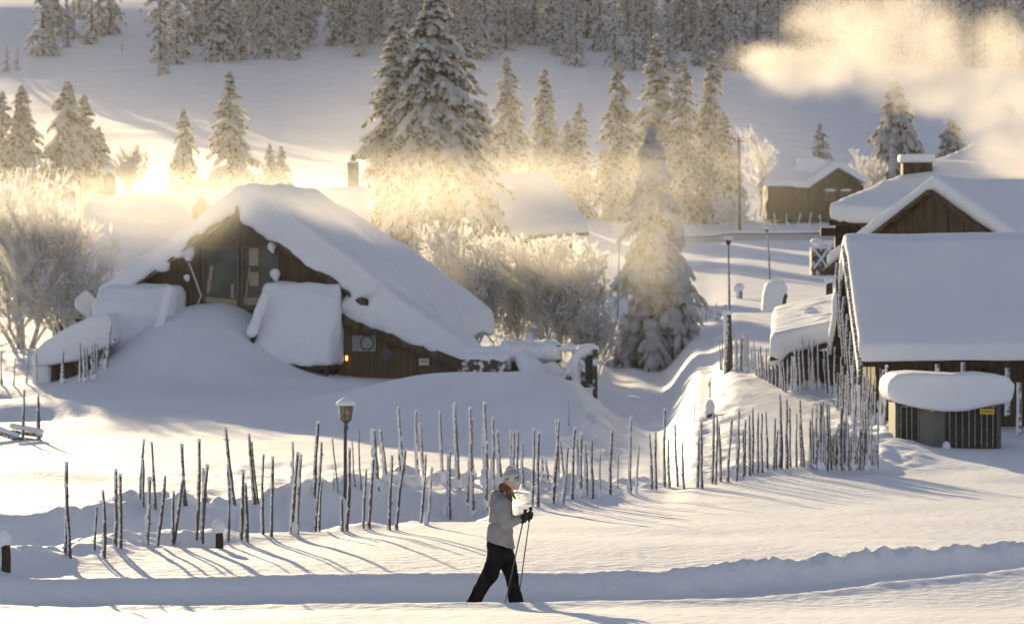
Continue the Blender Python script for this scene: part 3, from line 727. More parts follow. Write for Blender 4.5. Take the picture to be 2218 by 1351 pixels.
hexa(mb, [Lp - u * .35 + e + sh_, A + e + sh_, A + v * 9.2 + e, Lp - u * .35 + v * 9.2 + e], up); hexa(mb, [A + e + sh_, Rp + u * .35 + e + sh_, Rp + u * .35 + v * 9.2 + e, A + v * 9.2 + e], up)
worldblob(mb, "roof_snow", M_roofsnow, .09, g2, smooth=5, disp=.05, dscale=2)

g3 = thing("farmhouse_with_smoking_chimney", (15, 122, 1.2), "big farmhouse at upper right with snow-capped roof hatch and smoking chimney", "house")
E0 = W(1796, 488, 118); E1 = W(2420, 520, 112); R0 = W(2095, 345, 127); R1 = W(2500, 330, 132)
mb = MB(); hexa(mb, [E0, E1, R1, R0], (0, 0, .15)); B0 = W(2100, 470, 138); B1 = W(2500, 470, 138); hexa(mb, [R0, R1, B1, B0], (0, 0, .15)); part(mb, "roof", M_wood, g3, None)
mb = MB(); hexa(mb, [E0 + Vector((-.05, -.1, .12)), E1, R1, R0], (0, 0, .55)); hexa(mb, [R0, R1, B1, B0], (0, 0, .55)); worldblob(mb, "roof_snow", M_roofsnow, .12, g3, smooth=7, disp=.12, dscale=2.6)
mb = MB(); c0 = W(1826, 480, 119.2); hexa(mb, [(c0.x, 119.2, 1), (17, 115.5, 1), (19, 125, 1), (c0.x + 3, 127, 1)], (0, 0, 4.3)); part(mb, "wall", M_wood, g3, None)
mb = MB(); mb.box((c0.x - .12, 119.0, 3.2), (.32, .32, 4.6)); mb.box((c0.x - .28, 119.0, 5.1), (.9, .3, .25)); part(mb, "corner_post", M_wood, g3, None)
a = W(1985, 366, 122.4); mb = MB(); mb.box((a.x, a.y, a.z - .1), (.95, .8, .6)); hh = part(mb, "roof_hatch", M_wood2, g3, None)
mb = MB(); mb.box((a.x, a.y, a.z + .33), (1.15, 1.0, .28)); worldblob(mb, "hatch_snow", M_snow, .05, g3, smooth=6)
a = W(2190, 415, 119.5); mb = MB(); mb.box((a.x, a.y, a.z - .5), (.6, .6, 1.6)); part(mb, "chimney", M_stone, g3, None)
CHIM = a

# ---- cabin in the distance
cb = thing("distant_cabin", (W(1770, 460, 300).x, 300, 8.2), "small brown cabin on the slope with snow roof and dark gable, behind the power pole", "cabin")
kc = 300 / F; cx_ = lambda p: (p - CX) * kc; cz_ = lambda p: CZ - (p - HY) * kc
mb = MB(); mb.prism([(cx_(1664), cz_(475)), (cx_(1664), cz_(400)), (cx_(1752), cz_(404)), (cx_(1752), cz_(475))], 300.6, 306)
mb.prism([(cx_(1752), cz_(475)), (cx_(1752), cz_(408)), (cx_(1815), cz_(366)), (cx_(1870), cz_(402)), (cx_(1870), cz_(475))], 300, 306.2); part(mb, "wall", M_wood, cb, None)
mb = MB(); hexa(mb, [(cx_(1652), 299.6, cz_(405)), (cx_(1756), 299.6, cz_(408)), (cx_(1750), 303.5, cz_(356)), (cx_(1690), 303.5, cz_(356))], (0, 0, .5))
hexa(mb, [(cx_(1690), 303.5, cz_(356)), (cx_(1750), 303.5, cz_(356)), (cx_(1756), 308, cz_(405)), (cx_(1652), 308, cz_(405))], (0, 0, .5))
mb.prism([(cx_(1746), cz_(410)), (cx_(1748), cz_(392)), (cx_(1800), cz_(352)), (cx_(1822), cz_(350)), (cx_(1882), cz_(388)), (cx_(1878), cz_(400)), (cx_(1815), cz_(364))], 299.4, 306.8)
mb.prism([(cx_(1725), cz_(360)), (cx_(1735), cz_(341)), (cx_(1770), cz_(338)), (cx_(1815), cz_(350)), (cx_(1815), cz_(366)), (cx_(1750), cz_(400))], 301.5, 305)
worldblob(mb, "roof_snow", M_roofsnow, .13, cb, smooth=5, disp=.05, dscale=2)
for p in (1798, 1832):
    mb = MB(); mb.box((cx_(p), 299.96, cz_(424)), (.75, .08, .8)); part(mb, "window", M_frame, cb, None); mb = MB(); mb.box((cx_(p), 299.9, cz_(424)), (.55, .03, .6)); part(mb, "pane", M_glass, cb, None)
    mb = MB(); mb.ell((cx_(p), 299.85, cz_(412)), (.45, .2, .10)); part(mb, "sill_snow", M_snow, cb, None, True)

# ---- shed in the middle right
ms = thing("low_storage_shed", (W(1755, 800, 103).x, 103, .5), "low shed between the stake fence and the near barn, bulging snow on its tilted roof", "shed")
mb = MB(); hexa(mb, [W(1690, 860, 101), W(1850, 860, 101), W(1850, 860, 107), W(1700, 860, 107)], (0, 0, 1.25)); part(mb, "wall", M_plank, ms, None)
p0 = [Vector((W(1668, 0, 100).x, 100, 1.50)), Vector((W(1850, 0, 100).x, 100, 2.0)), Vector((W(1870, 0, 108).x, 108, 2.75)), Vector((W(1676, 0, 108).x, 108, 2.2))]
mb = MB(); hexa(mb, p0, (0, 0, .1)); part(mb, "roof", M_wood, ms, None)
mb = MB(); hexa(mb, [p + Vector((0, 0, .08)) for p in p0], (0, 0, .62)); mb.cap(p0[0] + Vector((.25, .1, .25)), p0[0] + Vector((.1, .5, .0)), .25, .2); worldblob(mb, "roof_snow", M_roofsnow, .07, ms, smooth=12, disp=.07, dscale=1.5, fine=.02)
mb = MB(); a = W(1756, 690, 103.5); mb.tube([a - Vector((0, 0, .3)), a + Vector((0, 0, .12))], .05, 8); vp = part(mb, "vent_pipe", M_dgrey, ms, None)
mb = MB(); mb.ell(a + Vector((0, 0, .20)), (.20, .18, .12)); worldblob(mb, "vent_snow", M_snow, .03, ms, smooth=2)

# ---- X braced hut
q = hit(1793, 596); 
xb = thing("braced_hut", q, "tiny hut with a white X-braced front and snow on top, beside the farmhouse corner", "hut")
kx = q.y / F; W_ = lambda p, r, dd=0: Vector(((p - CX) * kx, q.y + dd, CZ - (r - HY) * kx))
mb = MB(); hexa(mb, [W_(1758, 600), W_(1838, 600), W_(1838, 600, 1.5), W_(1758, 600, 1.5)], (0, 0, 1.75)); part(mb, "wall", M_icewood, xb, None)
mb = MB(); mb.tube([W_(1762, 582, -.1), W_(1794, 538, -.1)], .06); mb.tube([W_(1762, 538, -.1), W_(1794, 582, -.1)], .06); mb.tube([W_(1759, 536, -.1), W_(1798, 536, -.1)], .07); mb.tube([W_(1797, 595, -.1), W_(1797, 522, -.1)], .07); mb.tube([W_(1800, 545, -.1), W_(1836, 540, -.1)], .09); mb.tube([W_(1800, 575, -.1), W_(1836, 572, -.1)], .09)
part(mb, "brace", M_snow, xb, None)
mb = MB(); mb.ell(W_(1770, 524, .6), (.38, .7, .24)); mb.ell(W_(1810, 527, .6), (.7, .7, .16)); mb.ell(W_(1790, 530, .6), (.8, .7, .12)); worldblob(mb, "snow_cap", M_snow, .07, xb, smooth=4)

# ---- roofed notice post
q = hit(1680, 690)
rp = thing("roofed_notice_box", q, "hooded box on a post behind the middle shed, under a tall block of snow", "notice box")
kx = q.y / F; W_ = lambda p, r, dd=0: Vector(((p - CX) * kx, q.y + dd, CZ - (r - HY) * kx))
mb = MB(); mb.box(W_(1684, 690, .3), (.16, .16, 1.4)); part(mb, "post", M_wood, rp, None)
mb = MB(); mb.prism([(W_(1668, 0).x, W_(0, 672).z), (W_(1668, 0).x, W_(0, 640).z), (W_(1697, 0).x, W_(0, 618).z), (W_(1706, 0).x, W_(0, 640).z), (W_(1700, 0).x, W_(0, 672).z)], q.y, q.y + .7); part(mb, "box", M_wood2, rp, None)
mb = MB(); mb.prism([(W_(a, 0).x, W_(0, b).z) for a, b in [(1650, 674), (1652, 640), (1658, 614), (1672, 608), (1698, 610), (1706, 628), (1696, 640), (1690, 670), (1672, 672)]], q.y - .5, q.y + .5); worldblob(mb, "snow_cap", M_snow, .05, rp, smooth=6, fine=.02)

# ---- wood store and gateway by the lane
ws = thing("snowed_in_wood_store", W(1110, 840, 124), "row of timber stacks buried in rounded snow between the house wing and the lane", "wood store")
ws.location.z = -.3; ws.matrix_basis = Matrix.Translation(ws.location)
kw = 124 / F; W_ = lambda p, r, dd=0: Vector(((p - CX) * kw, 124 + dd, CZ - (r - HY) * kw))
mb = MB(); hexa(mb, [W_(1000, 850), W_(1098, 850), W_(1098, 850, 2), W_(1000, 850, 2)], (0, 0, W_(0, 778).z - W_(0, 850).z)); hexa(mb, [W_(1085, 850, .6), W_(1212, 850, .6), W_(1212, 850, 2.5), W_(1085, 850, 2.5)], (0, 0, W_(0, 772).z - W_(0, 850).z)); part(mb, "timber_stack", M_icewood, ws, None)
for a, t in ((1211, 748), (1103, 775), (1205, 770)): mb = MB(); mb.box((W_(a, 0).x, 124.45, (W_(0, t).z - .4) / 2), (.13, .13, W_(0, t).z + .4)); part(mb, "post", M_icewood, ws, None)
mb = MB(); mb.cap(W_(1020, 768, 1), W_(1092, 768, 1), .26, .28); mb.cap(W_(1015, 776, .2), W_(1092, 778, .2), .2, .22)
for i, a in enumerate((1098, 1120, 1142, 1165, 1185, 1202)): mb.ell(W_(a, 750 + (i % 2) * 3, 1.4), (.24, 1.2, .22)); mb.ell(W_(a, 768, .7), (.26, .5, .30))
mb.box(W_(1150, 764, 1.6), (1.75, 2.0, .35))
mb.cap(W_(1140, 782, 0), W_(1175, 835, -.8), .35, .5); mb.cap(W_(1195, 800, -.2), W_(1215, 840, -.8), .3, .4)
worldblob(mb, "snow_cover", M_snow, .07, ws, smooth=5, disp=.05, dscale=.8, fine=.02)
gw = thing("timber_gateway", W(1270, 838, 122), "narrow open timber gateway beside the lane, draped with a curl of snow", "gateway")
gw.location.z = -.45; gw.matrix_basis = Matrix.Translation(gw.location)
kw = 122 / F; W_ = lambda p, r, dd=0: Vector(((p - CX) * kw, 122 + dd, CZ - (r - HY) * kw))
for a, t in ((1289, 756), (1262, 770)): mb = MB(); mb.box((W_(a, 0).x, 122, (W_(0, t).z - .5) / 2), (.15, .3, W_(0, t).z + .5)); part(mb, "post", M_icewood, gw, None)
mb = MB(); mb.box(W_(1275, 800, .75), (.42, .1, 1.2)); mb.box(W_(1275, 800, .45), (.42, .5, 1.1)); part(mb, "dark_inner_wall", M_dgrey, gw, None)  # dark blocks fill the open doorway, standing in for the shade inside
mb = MB(); mb.box(W_(1276, 835, -.1), (.35, .12, .08)); part(mb, "sill", M_icewood, gw, None)
mb = MB(); mb.cap(W_(1288, 757, .1), W_(1262, 760, .1), .15, .2); mb.cap(W_(1262, 760, .1), W_(1240, 792, .0), .2, .2); mb.cap(W_(1240, 792, 0), W_(1236, 830, -.2), .2, .3); mb.cap(W_(1215, 757, .8), W_(1285, 752, .8), .12, .12); worldblob(mb, "snow_drape", M_snow, .05, gw, smooth=4, fine=.02)
mb = MB(); mb.prism([(W_(1214, 0).x, W_(0, 832).z), (W_(1234, 0).x, W_(0, 800).z), (W_(1240, 0).x, W_(0, 832).z)], 121.2, 121.6); part(mb, "brace", M_icewood, gw, None)


# ------------------------------------------------------------------ stakes and fences
def stake_mesh(L, lean, r, m, seed, bulge=0.0):
    rr = random.Random(seed)
    n = max(6, int(L / .16)); pts = []; rad = []
    bx, by = rr.uniform(-.02, .02), rr.uniform(-.02, .02)
    for i in range(n + 1):
        t = i / n; w = math.sin(math.pi * t)
        pts.append((lean[0] * t + bx * w * 1.2 + rr.uniform(-.006, .006), lean[1] * t + by * w, -.35 + (L + .35) * t))
        rad.append(r * (1.18 - .5 * t) * rr.uniform(.84, 1.22))
    mb = MB(); mb.tube(pts, rad, 7)
    for k in range(int(L * 5)):        # rime tufts and branch stubs
        t = rr.uniform(.25, .98); i = int(t * n); p = Vector(pts[i]); a = rr.uniform(0, 6.3)
        d = Vector((math.cos(a), math.sin(a), rr.uniform(.1, .6))) * r * rr.uniform(1.3, 2.0)
        mb.tube([p, p + d], [r * .35, r * .16], 4, m=1 if rr.random() < .7 else 0)
    p = Vector(pts[-1]); mb.ell(p, (rad[-1] * 1.25, rad[-1] * 1.25, rad[-1] * 1.3), 7, 5, m=1)
    if bulge > 0:                      # snow packed round the foot and up one side
        mb.ell((lean[0] * .1 - r * .4, 0, L * .08), (r * 1.7, r * 1.7, L * .10), 9, 6, m=1)
        for k in range(int(6 * bulge)):
            t = rr.uniform(.05, .8 * bulge + .2); mb.ell((lean[0] * t - r * .6, 0, L * t), (r * rr.uniform(.6, 1.0), r * .8, L * rr.uniform(.04, .09)), 7, 5, m=1)
    return mb.mesh("stake", [m, M_snow], True)

def fence(name, label, cat, org, stakes, m=None, group=None, r=.029):
    """stakes: (base px, base py, top px, top py, thickness, frost)"""
    o = thing(name, org, label, cat, group)
    for k, (bx, by, tx, ty, th, fr) in enumerate(stakes):
        b = hit(bx, by)
        D = b.y; L = (by - ty) / F * D
        me = stake_mesh(max(L, .25), ((tx - bx) / F * D, random.uniform(-.05, .05)), r * th, M_rime if fr else M_stake, k * 7 + int(bx), fr if fr else 0)
        c = link("stake", me, o); c.location = b - Vector(o.location)
    return o

Z1 = 740 / 1814.0
def z1(L, ox): return [(ox + q[0] * Z1, 800 + q[1] * Z1, ox + q[2] * Z1, 800 + q[3] * Z1, *(q[4:] or (1, 0))) for q in L]
A1 = z1([(345,988,350,505),(372,1005,352,620),(502,960,515,730,.7,0),(546,1000,547,648),(606,938,615,537),(643,950,638,562),(772,928,797,583,1.2,.3),(820,932,878,575),(897,920,972,578),(925,935,924,658),
 (1035,910,1058,380),(1070,925,1100,515,1.2,0),(1200,915,1218,628,.8,0),(1275,905,1293,540),(1305,912,1301,612),(1400,875,1400,455,.9,0),(1440,888,1448,470),(1540,870,1580,450,1.2,0),(1570,880,1597,460,1.1,.2),(1662,862,1708,392,1.2,0),(1690,862,1710,592,.8,0),(1803,858,1812,680)], 0)
A2 = z1([(15,858,42,425,1.1,0),(115,845,131,540,.8,0),(140,845,172,475),(245,850,267,462),(283,852,338,425,1.1,0),(410,815,448,455,.9,0),(442,822,478,522,.8,.2),(550,795,566,470,1.1,.2),(572,800,577,440),(668,735,675,550,1.5,.6),(703,780,693,555,1.6,.5),
 (765,745,768,390,1.5,.5),(1003,722,1020,320),(1042,730,1047,337,1.1,0),(1110,708,1155,270,1.1,0),(1157,715,1200,415,1.2,.2),(1225,688,1238,312,1.1,0),(1265,682,1273,340,1.5,.1),(1293,665,1292,390,1.3,.2),(1250,672,1250,370,.8,0),
 (1335,688,1327,375),(1368,685,1373,408,.7,.1),(1427,665,1437,322,1.1,0),(1465,665,1472,422,.7,.1),(1532,658,1537,258,1.2,.1),(1565,660,1580,410,.8,.1),(1640,635,1636,347),(1672,637,1667,328),(1717,625,1717,215,1.1,0),(1750,625,1736,375),(1790,620,1770,300)], 740)
Z3 = 740 / 2218.0
def z3(L): return [(1478 + q[0] * Z3, 650 + q[1] * Z3, 1478 + q[2] * Z3, 650 + q[3] * Z3, *(q[4:] or (1, 0))) for q in L]
A3 = z3([(20,1225,0,930),(90,1215,108,850),(128,1222,122,790,1.2,0),(183,1190,202,720),(210,1195,227,760),(245,1180,238,820),(287,1185,322,775),(340,1175,370,720),(350,1160,358,860),(388,1160,395,845,.8,0),(402,1140,410,785),(437,1140,437,750),(450,1125,455,705),
 (487,1130,492,745),(527,1120,518,740),(545,1100,543,728),(590,1105,602,775),(612,1100,618,850),(630,1100,633,620,1.1,0),(645,1090,640,800),(680,1098,676,650,1.1,0),(700,1085,695,695),(738,1088,740,740,.8,0),(770,1085,760,800),(795,1088,762,650,1.1,0),(815,1090,830,800)])
rr = random.Random(4)
x = 838.
while x < 1266:
    A3.append((1478 + x * Z3, 650 + (1100 + rr.uniform(-3, 8)) * Z3, 1478 + (x + rr.uniform(-14, 16)) * Z3, 650 + rr.choice([rr.uniform(640, 760), rr.uniform(760, 900), rr.uniform(820, 950)]) * Z3, rr.uniform(.75, 1.3), rr.choice([0, 0, 0, .2, .5])))
    x += rr.uniform(5, 11)
fence("stake_fence", "long row of bare frosted stakes in the foreground, from the left edge to the lane", "fence", hit(700, 1155), A1 + A2)
fence("stake_fence", "stakes crowding closer together right of the lane, ending below the bin shelter", "fence", hit(1750, 1020), A3)
B1 = z1([(745,695,765,378),(760,735,760,480),(820,745,804,393),(975,720,980,590),(995,725,966,405,1.2,0),(1225,700,1208,508),(1253,735,1197,330,1.3,0),(1365,715,1323,347,1.3,0),(1385,720,1337,390),(1108,740,1080,535,1.3,.9),
 (1550,650,1553,400,.9,.6),(1672,690,1690,298,1.3,0),(1680,640,1683,385,1.3,.2),(1780,665,1773,565,.5,0),(1802,670,1765,378,.6,0)], 0)
B2 = z1([(80,640,55,380,.6,0),(108,643,93,325,.6,0),(188,638,165,330,2.0,.8),(240,600,203,325,1.5,1.),(350,620,300,205,1.3,.5),(316,600,305,410),(415,625,392,220,1.2,.5),(445,620,417,290,1.2,.3),(545,610,520,230,1.2,.5),(625,640,598,180,1.7,.4),
 (680,600,682,205,1.3,.3),(703,590,690,270,1.2,.1),(750,610,750,320,1.2,.3),(780,610,756,185,1.4,.3),(800,640,803,262,1.4,.5),(850,620,825,340,1.6,1.),(905,540,895,330,1.1,.6),(930,540,938,340),(918,545,915,335,1.3,.7),(975,620,957,388,1.1,.3),(1100,605,1083,485,1.3,.3),(1085,600,1065,470,1.3,.9),(1150,600,1137,280,1.1,.2),(1200,645,1162,385,.8,0)], 740)
fence("stake_fence", "second row of stakes behind the snow ditch, thickly rimed behind the walker", "fence", hit(700, 1080), B1 + B2)
C1 = z3([(245,455,240,250,.8,0),(258,455,262,255,.8,0)])
x = 322.
while x < 480: C1.append((1478 + x * Z3, 650 + (450 + (x - 322) * .12 + rr.uniform(-4, 8)) * Z3, 1478 + (x + rr.uniform(-6, 8)) * Z3, 650 + rr.uniform(200, 330) * Z3, rr.uniform(.8, 1.3), rr.choice([.3, .6, 0]))); x += rr.uniform(7, 15)
while x < 680: C1.append((1478 + x * Z3, 650 + (480 + (x - 480) * .6 + rr.uniform(-4, 8)) * Z3, 1478 + (x - rr.uniform(0, 24)) * Z3, 650 + (300 + (x - 480) * .45 + rr.uniform(-30, 40)) * Z3, rr.uniform(.7, 1.1), 0)); x += rr.uniform(8, 16)
fence("stake_fence", "stakes climbing the lit bank beside the lane, past the thick pole", "fence", hit(1630, 815), C1)
C2 = z3([(690,580,685,340,1.2,.8),(715,590,712,370,1.3,.9),(745,590,730,310,1.4,1.),(735,590,722,380,1.2,.8),(778,590,755,320,1.2,.8),(800,575,775,225,1.1,.2),(830,580,815,250,1.2,.2),(850,585,850,255,1.2,.2),(866,585,838,300,1.1,.2),(895,585,880,280,1.2,.2),(938,600,920,320,1.2,0),(950,605,915,390,1.,0),(972,605,945,310,1.3,.1),(1000,620,990,310,1.2,.1),
 (1022,690,1003,565,1.1,.5),(1040,700,1030,380),(1055,720,1042,440),(1085,735,1072,470),(1098,750,1085,510),(1112,790,1105,430,1.3,.8),(1125,800,1122,560,1.2,.7),(1142,780,1147,560,1.4,1.),(1160,770,1176,490,1.2,.3),(1188,740,1196,400,1.3,.6),(1210,780,1205,520,1.1,.4),(1245,780,1250,520,1.4,.7),(1270,790,1286,450,1.2,.3),(1290,800,1305,460,1.2,.2),(1300,810,1327,430,1.4,.3)])
x = 1000.
while x < 1250: C2.append((1478 + x * Z3, 650 + (690 + (x - 1000) * .5 + rr.uniform(-6, 30)) * Z3, 1478 + (x + rr.uniform(-12, 12)) * Z3, 650 + (520 + (x - 1000) * .35 + rr.uniform(-50, 70)) * Z3, rr.uniform(.7, 1.2), rr.choice([0, .5]))); x += rr.uniform(9, 16)
fence("stake_fence", "tall pale rimed stakes in front of the middle shed and the near barn corner", "fence", hit(1820, 880), C2)
# far stakes
E = lambda x0, x1, yb, h, n, sd, j=4: [(x0 + (x1 - x0) * i / max(1, n - 1) + random.Random(sd + i).uniform(-3, 3), yb + random.Random(sd * 3 + i).uniform(-j, j), x0 + (x1 - x0) * i / max(1, n - 1) + random.Random(sd * 5 + i).uniform(-5, 5), yb - h * random.Random(sd * 7 + i).uniform(.6, 1.3), 1.2, .4) for i in range(n)]
fence("stake_fence", "short broken run of stakes in the patchy light beyond the timber gateway", "fence", hit(1420, 742), E(1384, 1484, 740, 45, 14, 3) + [(1478, 700, 1486, 630, 1.8, .5)], r=.035)
fence("stake_fence", "little row of far stakes beneath the frosted spruce, left of the street lamp", "fence", hit(1535, 696), E(1512, 1566, 696, 30, 12, 9), r=.04)
fence("stake_fence", "clump of rimed stakes before the low shed at the house corner", "fence", hit(190, 828), [(137, 830, 137, 757, 2.2, .9), (175, 828, 173, 742, 1.7, .6), (183, 828, 181, 748, 1.5, .5), (190, 826, 188, 752, 1.5, .6), (200, 824, 198, 748, 1.6, .5), (206, 822, 204, 742, 1.4, .7), (212, 818, 210, 745, 1.3, .6), (226, 800, 240, 705, 1.8, .9), (218, 790, 232, 735, 1.4, .7)], r=.030)
fence("stake_fence", "thin faint stakes at the far left edge under the frosted tree", "fence", hit(40, 832), [(4, 834, 3, 762, 1.4, .7), (58, 832, 60, 760, 1.1, .6), (80, 832, 78, 765, 1.2, .5), (30, 836, 33, 775, .9, .6), (-30, 834, -28, 760, 1.2, .6)], r=.028)
fence("wire_fence", "low wire fence of thin posts in front of the distant cabin", "fence", hit(1700, 482), E(1490, 1850, 490, 26, 16, 21, 5), r=.06)

# ---- rail stub on the left lawn
q = hit(52, 953)
rs = thing("rail_fence", q, "two rough posts joined by a snow-loaded rail on the left lawn", "fence")
k_ = q.y / F; V_ = lambda a, b, d=0: Vector(((a - CX) * k_, q.y + d, CZ - (b - HY) * k_)) - q
for (a, b, c, d, r) in ((48, 950, 53, 846, .045), (85, 956, 83, 858, .055)):
    o = link("post", stake_mesh((b - d) * k_, ((c - a) * k_, 0), r, M_stake, a, 0), rs); o.location = V_(a, b)
mb = MB(); mb.tube([V_(24, 934), V_(92, 944)], .05); rl = mb.build("rail", M_stake, rs)
mb = MB(); mb.cap(V_(26, 922), V_(90, 934), .075, .07); mb.ell(V_(85, 936), (.1, .1, .1)); mb.blob("rail_snow", M_snow, .02, rl, smooth=4, fine=.01)
mb = MB(); mb.tube([V_(-60, 918), V_(30, 948, -.1), V_(92, 956, -.1)], .06); rl = mb.build("rail", M_stake, rs)
mb = MB(); mb.cap(V_(-60, 910), V_(40, 942, -.1), .09, .06); mb.blob("rail_snow", M_snow, .02, rl, smooth=4, fine=.01)

def capped_post(name, label, cat, bx, by, ty, w, cap=1.5, m=None, caph=1.0):
    b = hit(bx, by); k = b.y / F; h = (by - ty) * k; r = w * k / 2
    o = thing(name, b, label, cat)
    mb = MB(); mb.tube([(0, 0, -.3), (.01, 0, h * .5), (0, 0, h)], [r * 1.05, r, r * .95], 10); mb.build("post", m or M_stake, o, True)
    if cap:
        mb = MB(); mb.ell((0, 0, h + r * caph * .6), (r * cap, r * cap, r * caph)); mb.ell((-r * .5, 0, h + r * .1), (r * cap * .7, r * cap * .8, r * .8)); mb.blob("snow_cap", M_snow, max(.012, r * .16), o, smooth=4, fine=r * .08)
    return o
capped_post("short_post", "stubby dark post with a ball of snow among the foreground stakes", "post", 474, 1186, 1150, 17, 1.75, M_wood, 1.9)
capped_post("short_post", "stubby dark post with tall snow cap at the lower left corner", "post", 12, 1238, 1180, 20, 1.3, M_wood, 1.8)
capped_post("wooden_pole", "thick brown pole rising from the lit bank beside the lane", "pole", 1576, 806, 682, 17, 1.1, M_stake, .8)
capped_post("short_post", "small post with snow knob between the frosted bushes and the gateway", "post", 1271, 760, 742, 14, 1.7, M_wood, 2.2)
capped_post("short_post", "dark short post standing alone just right of the frosted bushes", "post", 1331, 760, 728, 7, 1.0, M_wood, .8)
capped_post("short_post", "tiny dark post on the bright drift beyond the lane", "post", 1431, 754, 740, 7, 1.0, M_wood, .8)
capped_post("short_post", "pale post with wide snow cap left of the roofed notice box", "post", 1601, 646, 628, 14, 1.7, M_rime, 1.3)
capped_post("short_post", "dark post with pointed snow cap just left of the near barn's peak", "post", 1796, 655, 612, 15, 1.3, M_wood, 1.2)
capped_post("ground_lamp", "dome of snow on a low dark ground lamp on the lit bank", "lamp", 1538, 902, 896, 18, 1.1, M_dgrey, 2.2)

def pole(name, label, bx, by, tx, ty, w, cap=0, m=None, cat="pole"):
    b = hit(bx, by); k = b.y / F
    o = thing(name, b, label, cat)
    T = Vector(((tx - bx) * k, 0, (by - ty) * k))
    mb = MB(); mb.tube([(0, 0, -.4), T * .5 + Vector((.015, 0, 0)), T], [w * k / 2, w * k / 2, w * k / 2.4], 8); mb.build("shaft", m or M_stake, o, True)
    return o, T, k, b
o, T, k, b = pole("street_lamp", "tall thin street lamp with snow on its head, above the thick pole", 1580, 742, 1577, 528, 5)
mb = MB(); mb.tube([T + Vector((0, 0, -.05)), T + Vector((.02, 0, .12))], [.06, .11], 10); mb.build("lamp_head", M_dgrey, o)
mb = MB(); mb.ell(T + Vector((.03, 0, .20)), (.17, .16, .11)); mb.build("snow_cap", M_snow, o, True)
o, T, k, b = pole("street_lamp", "leaning thin street lamp on the sunlit field, right of the taller one", 1668, 604, 1661, 504, 4)
mb = MB(); mb.tube([T, T + Vector((0, 0, .2))], [.06, .11], 10); mb.build("lamp_head", M_dgrey, o)
mb = MB(); mb.ell(T + Vector((0, 0, .26)), (.17, .16, .10)); mb.build("snow_cap", M_snow, o, True)
o, TU, k, UP = pole("utility_pole", "tall dark utility pole beside the bare frosted birch, carrying wires", 1603, 505, 1600, 298, 6, m=M_wood2)
mb = MB(); mb.tube([TU + Vector((-.5, 0, -.3)), TU + Vector((.5, 0, -.3))], .05); mb.build("crossarm", M_wood2, o)
pole("bare_pole", "thin bare pole in front of the drooping frosted spruce", 1336, 700, 1341, 530, 4)
pole("bare_pole", "thin bare pole standing right of the drooping frosted spruce", 1457, 728, 1457, 545, 5)
pole("marker_stick", "snow marker stick with a yellow band on the bank by the lane", 1536, 862, 1538, 815, 3)[0]
mb = MB(); q = bpy.data.objects["marker_stick"]; mb.tube([(0, 0, .28), (0, 0, .42)], .024, 8); mb.build("yellow_band", M_yellow, q)
pole("marker_stick", "thin snow marker stick on the ploughed mound, left of the lane", 1231, 922, 1231, 870, 2.4)
pole("marker_stick", "thin snow marker stick at the edge of the lane's right bank", 1503, 915, 1503, 845, 2.2)
# wires
U0 = UP + TU
def wire(name, label, a, b, sag, r=.022):
    n = 20; pts = [a.lerp(b, i / n) - Vector((0, 0, sag * 4 * (i / n) * (1 - i / n))) for i in range(n + 1)]
    o = thing(name, a, label, "wire"); mb = MB(); mb.tube(pts, r, 4); part(mb, "cable", M_rime, o, None)
wire("overhead_wire", "frosted overhead wire sagging left from the utility pole towards the tall spruce", U0, W(700, 372, 215), 1.2)
wire("overhead_wire", "frosted overhead wire running right from the utility pole above the farmhouse roof", U0, W(2300, 318, 250), 1.0)

# low picket fence across the valley
q0 = hit(1478, 527); q1 = hit(1850, 518)
pf = thing("picket_fence", q0, "long low picket fence capped with snow across the valley, below the distant cabin", "fence")
mb = MB(); n = 74; sn = MB()
for i in range(n + 1):
    p = q0.lerp(q1, i / n); p.z = float(ground_z(p.x, p.y)); p = p - q0
    mb.box(p + Vector((0, 0, .22)), (.07, .05, .62))
    if i < n:
        p2 = q0.lerp(q1, (i + 1) / n); p2.z = float(ground_z(p2.x, p2.y)); p2 = p2 - q0
        mb.tube([p + Vector((0, .04, .44)), p2 + Vector((0, .04, .44))], .035, 4)
        sn.tube([p + Vector((0, .02, .58)), p2 + Vector((0, .02, .58))], .09, 6, cap=(i in (0, n - 1)))
mb.build("pickets", M_wood2, pf); sn.build("snow_cap", M_snow, pf, True)

# ---- garden lantern
b = hit(748, 1082); kL = b.y / F
lt = thing("garden_lantern", b, "black lantern on a slim post with snowy peaked hood, between the stake rows", "lantern")
LZ = lambda p: (1082 - p) * kL
mb = MB(); mb.tube([(0, 0, -.3), (0, 0, LZ(935)), (.012, 0, LZ(922))], [.036, .030, .028], 10); mb.tube([(.012, 0, LZ(935)), (.012, 0, LZ(925))], .042, 10)
mb.tube([(.01, 0, LZ(924)), (.012, 0, LZ(919)), (.012, 0, LZ(914))], [.025, .05, .092], 6); mb.build("post", M_dgrey, lt)
mb = MB()
for i in range(6):
    a = math.pi / 3 * i + .3; r0, r1 = .095, .135
    mb.tube([(r0 * math.cos(a) + .012, r0 * math.sin(a), LZ(914)), (r1 * math.cos(a) + .012, r1 * math.sin(a), LZ(881))], .010, 5)
mb.tube([(.012, 0, LZ(882)), (.012, 0, LZ(879.5))], [.145, .15], 6); mb.tube([(.012, 0, LZ(915)), (.012, 0, LZ(913.6))], [.098, .102], 6)
fr = mb.build("lantern_frame", M_dgrey, lt)
M_lglass = mat("amber_glass", (.22, .17, .07), .25, (.42, .38, .30), 14, transl=.25)
mb = MB(); mb.tube([(.012, 0, LZ(913.5)), (.012, 0, LZ(882))], [.088, .126], 6); mb.build("glass", M_lglass, fr)
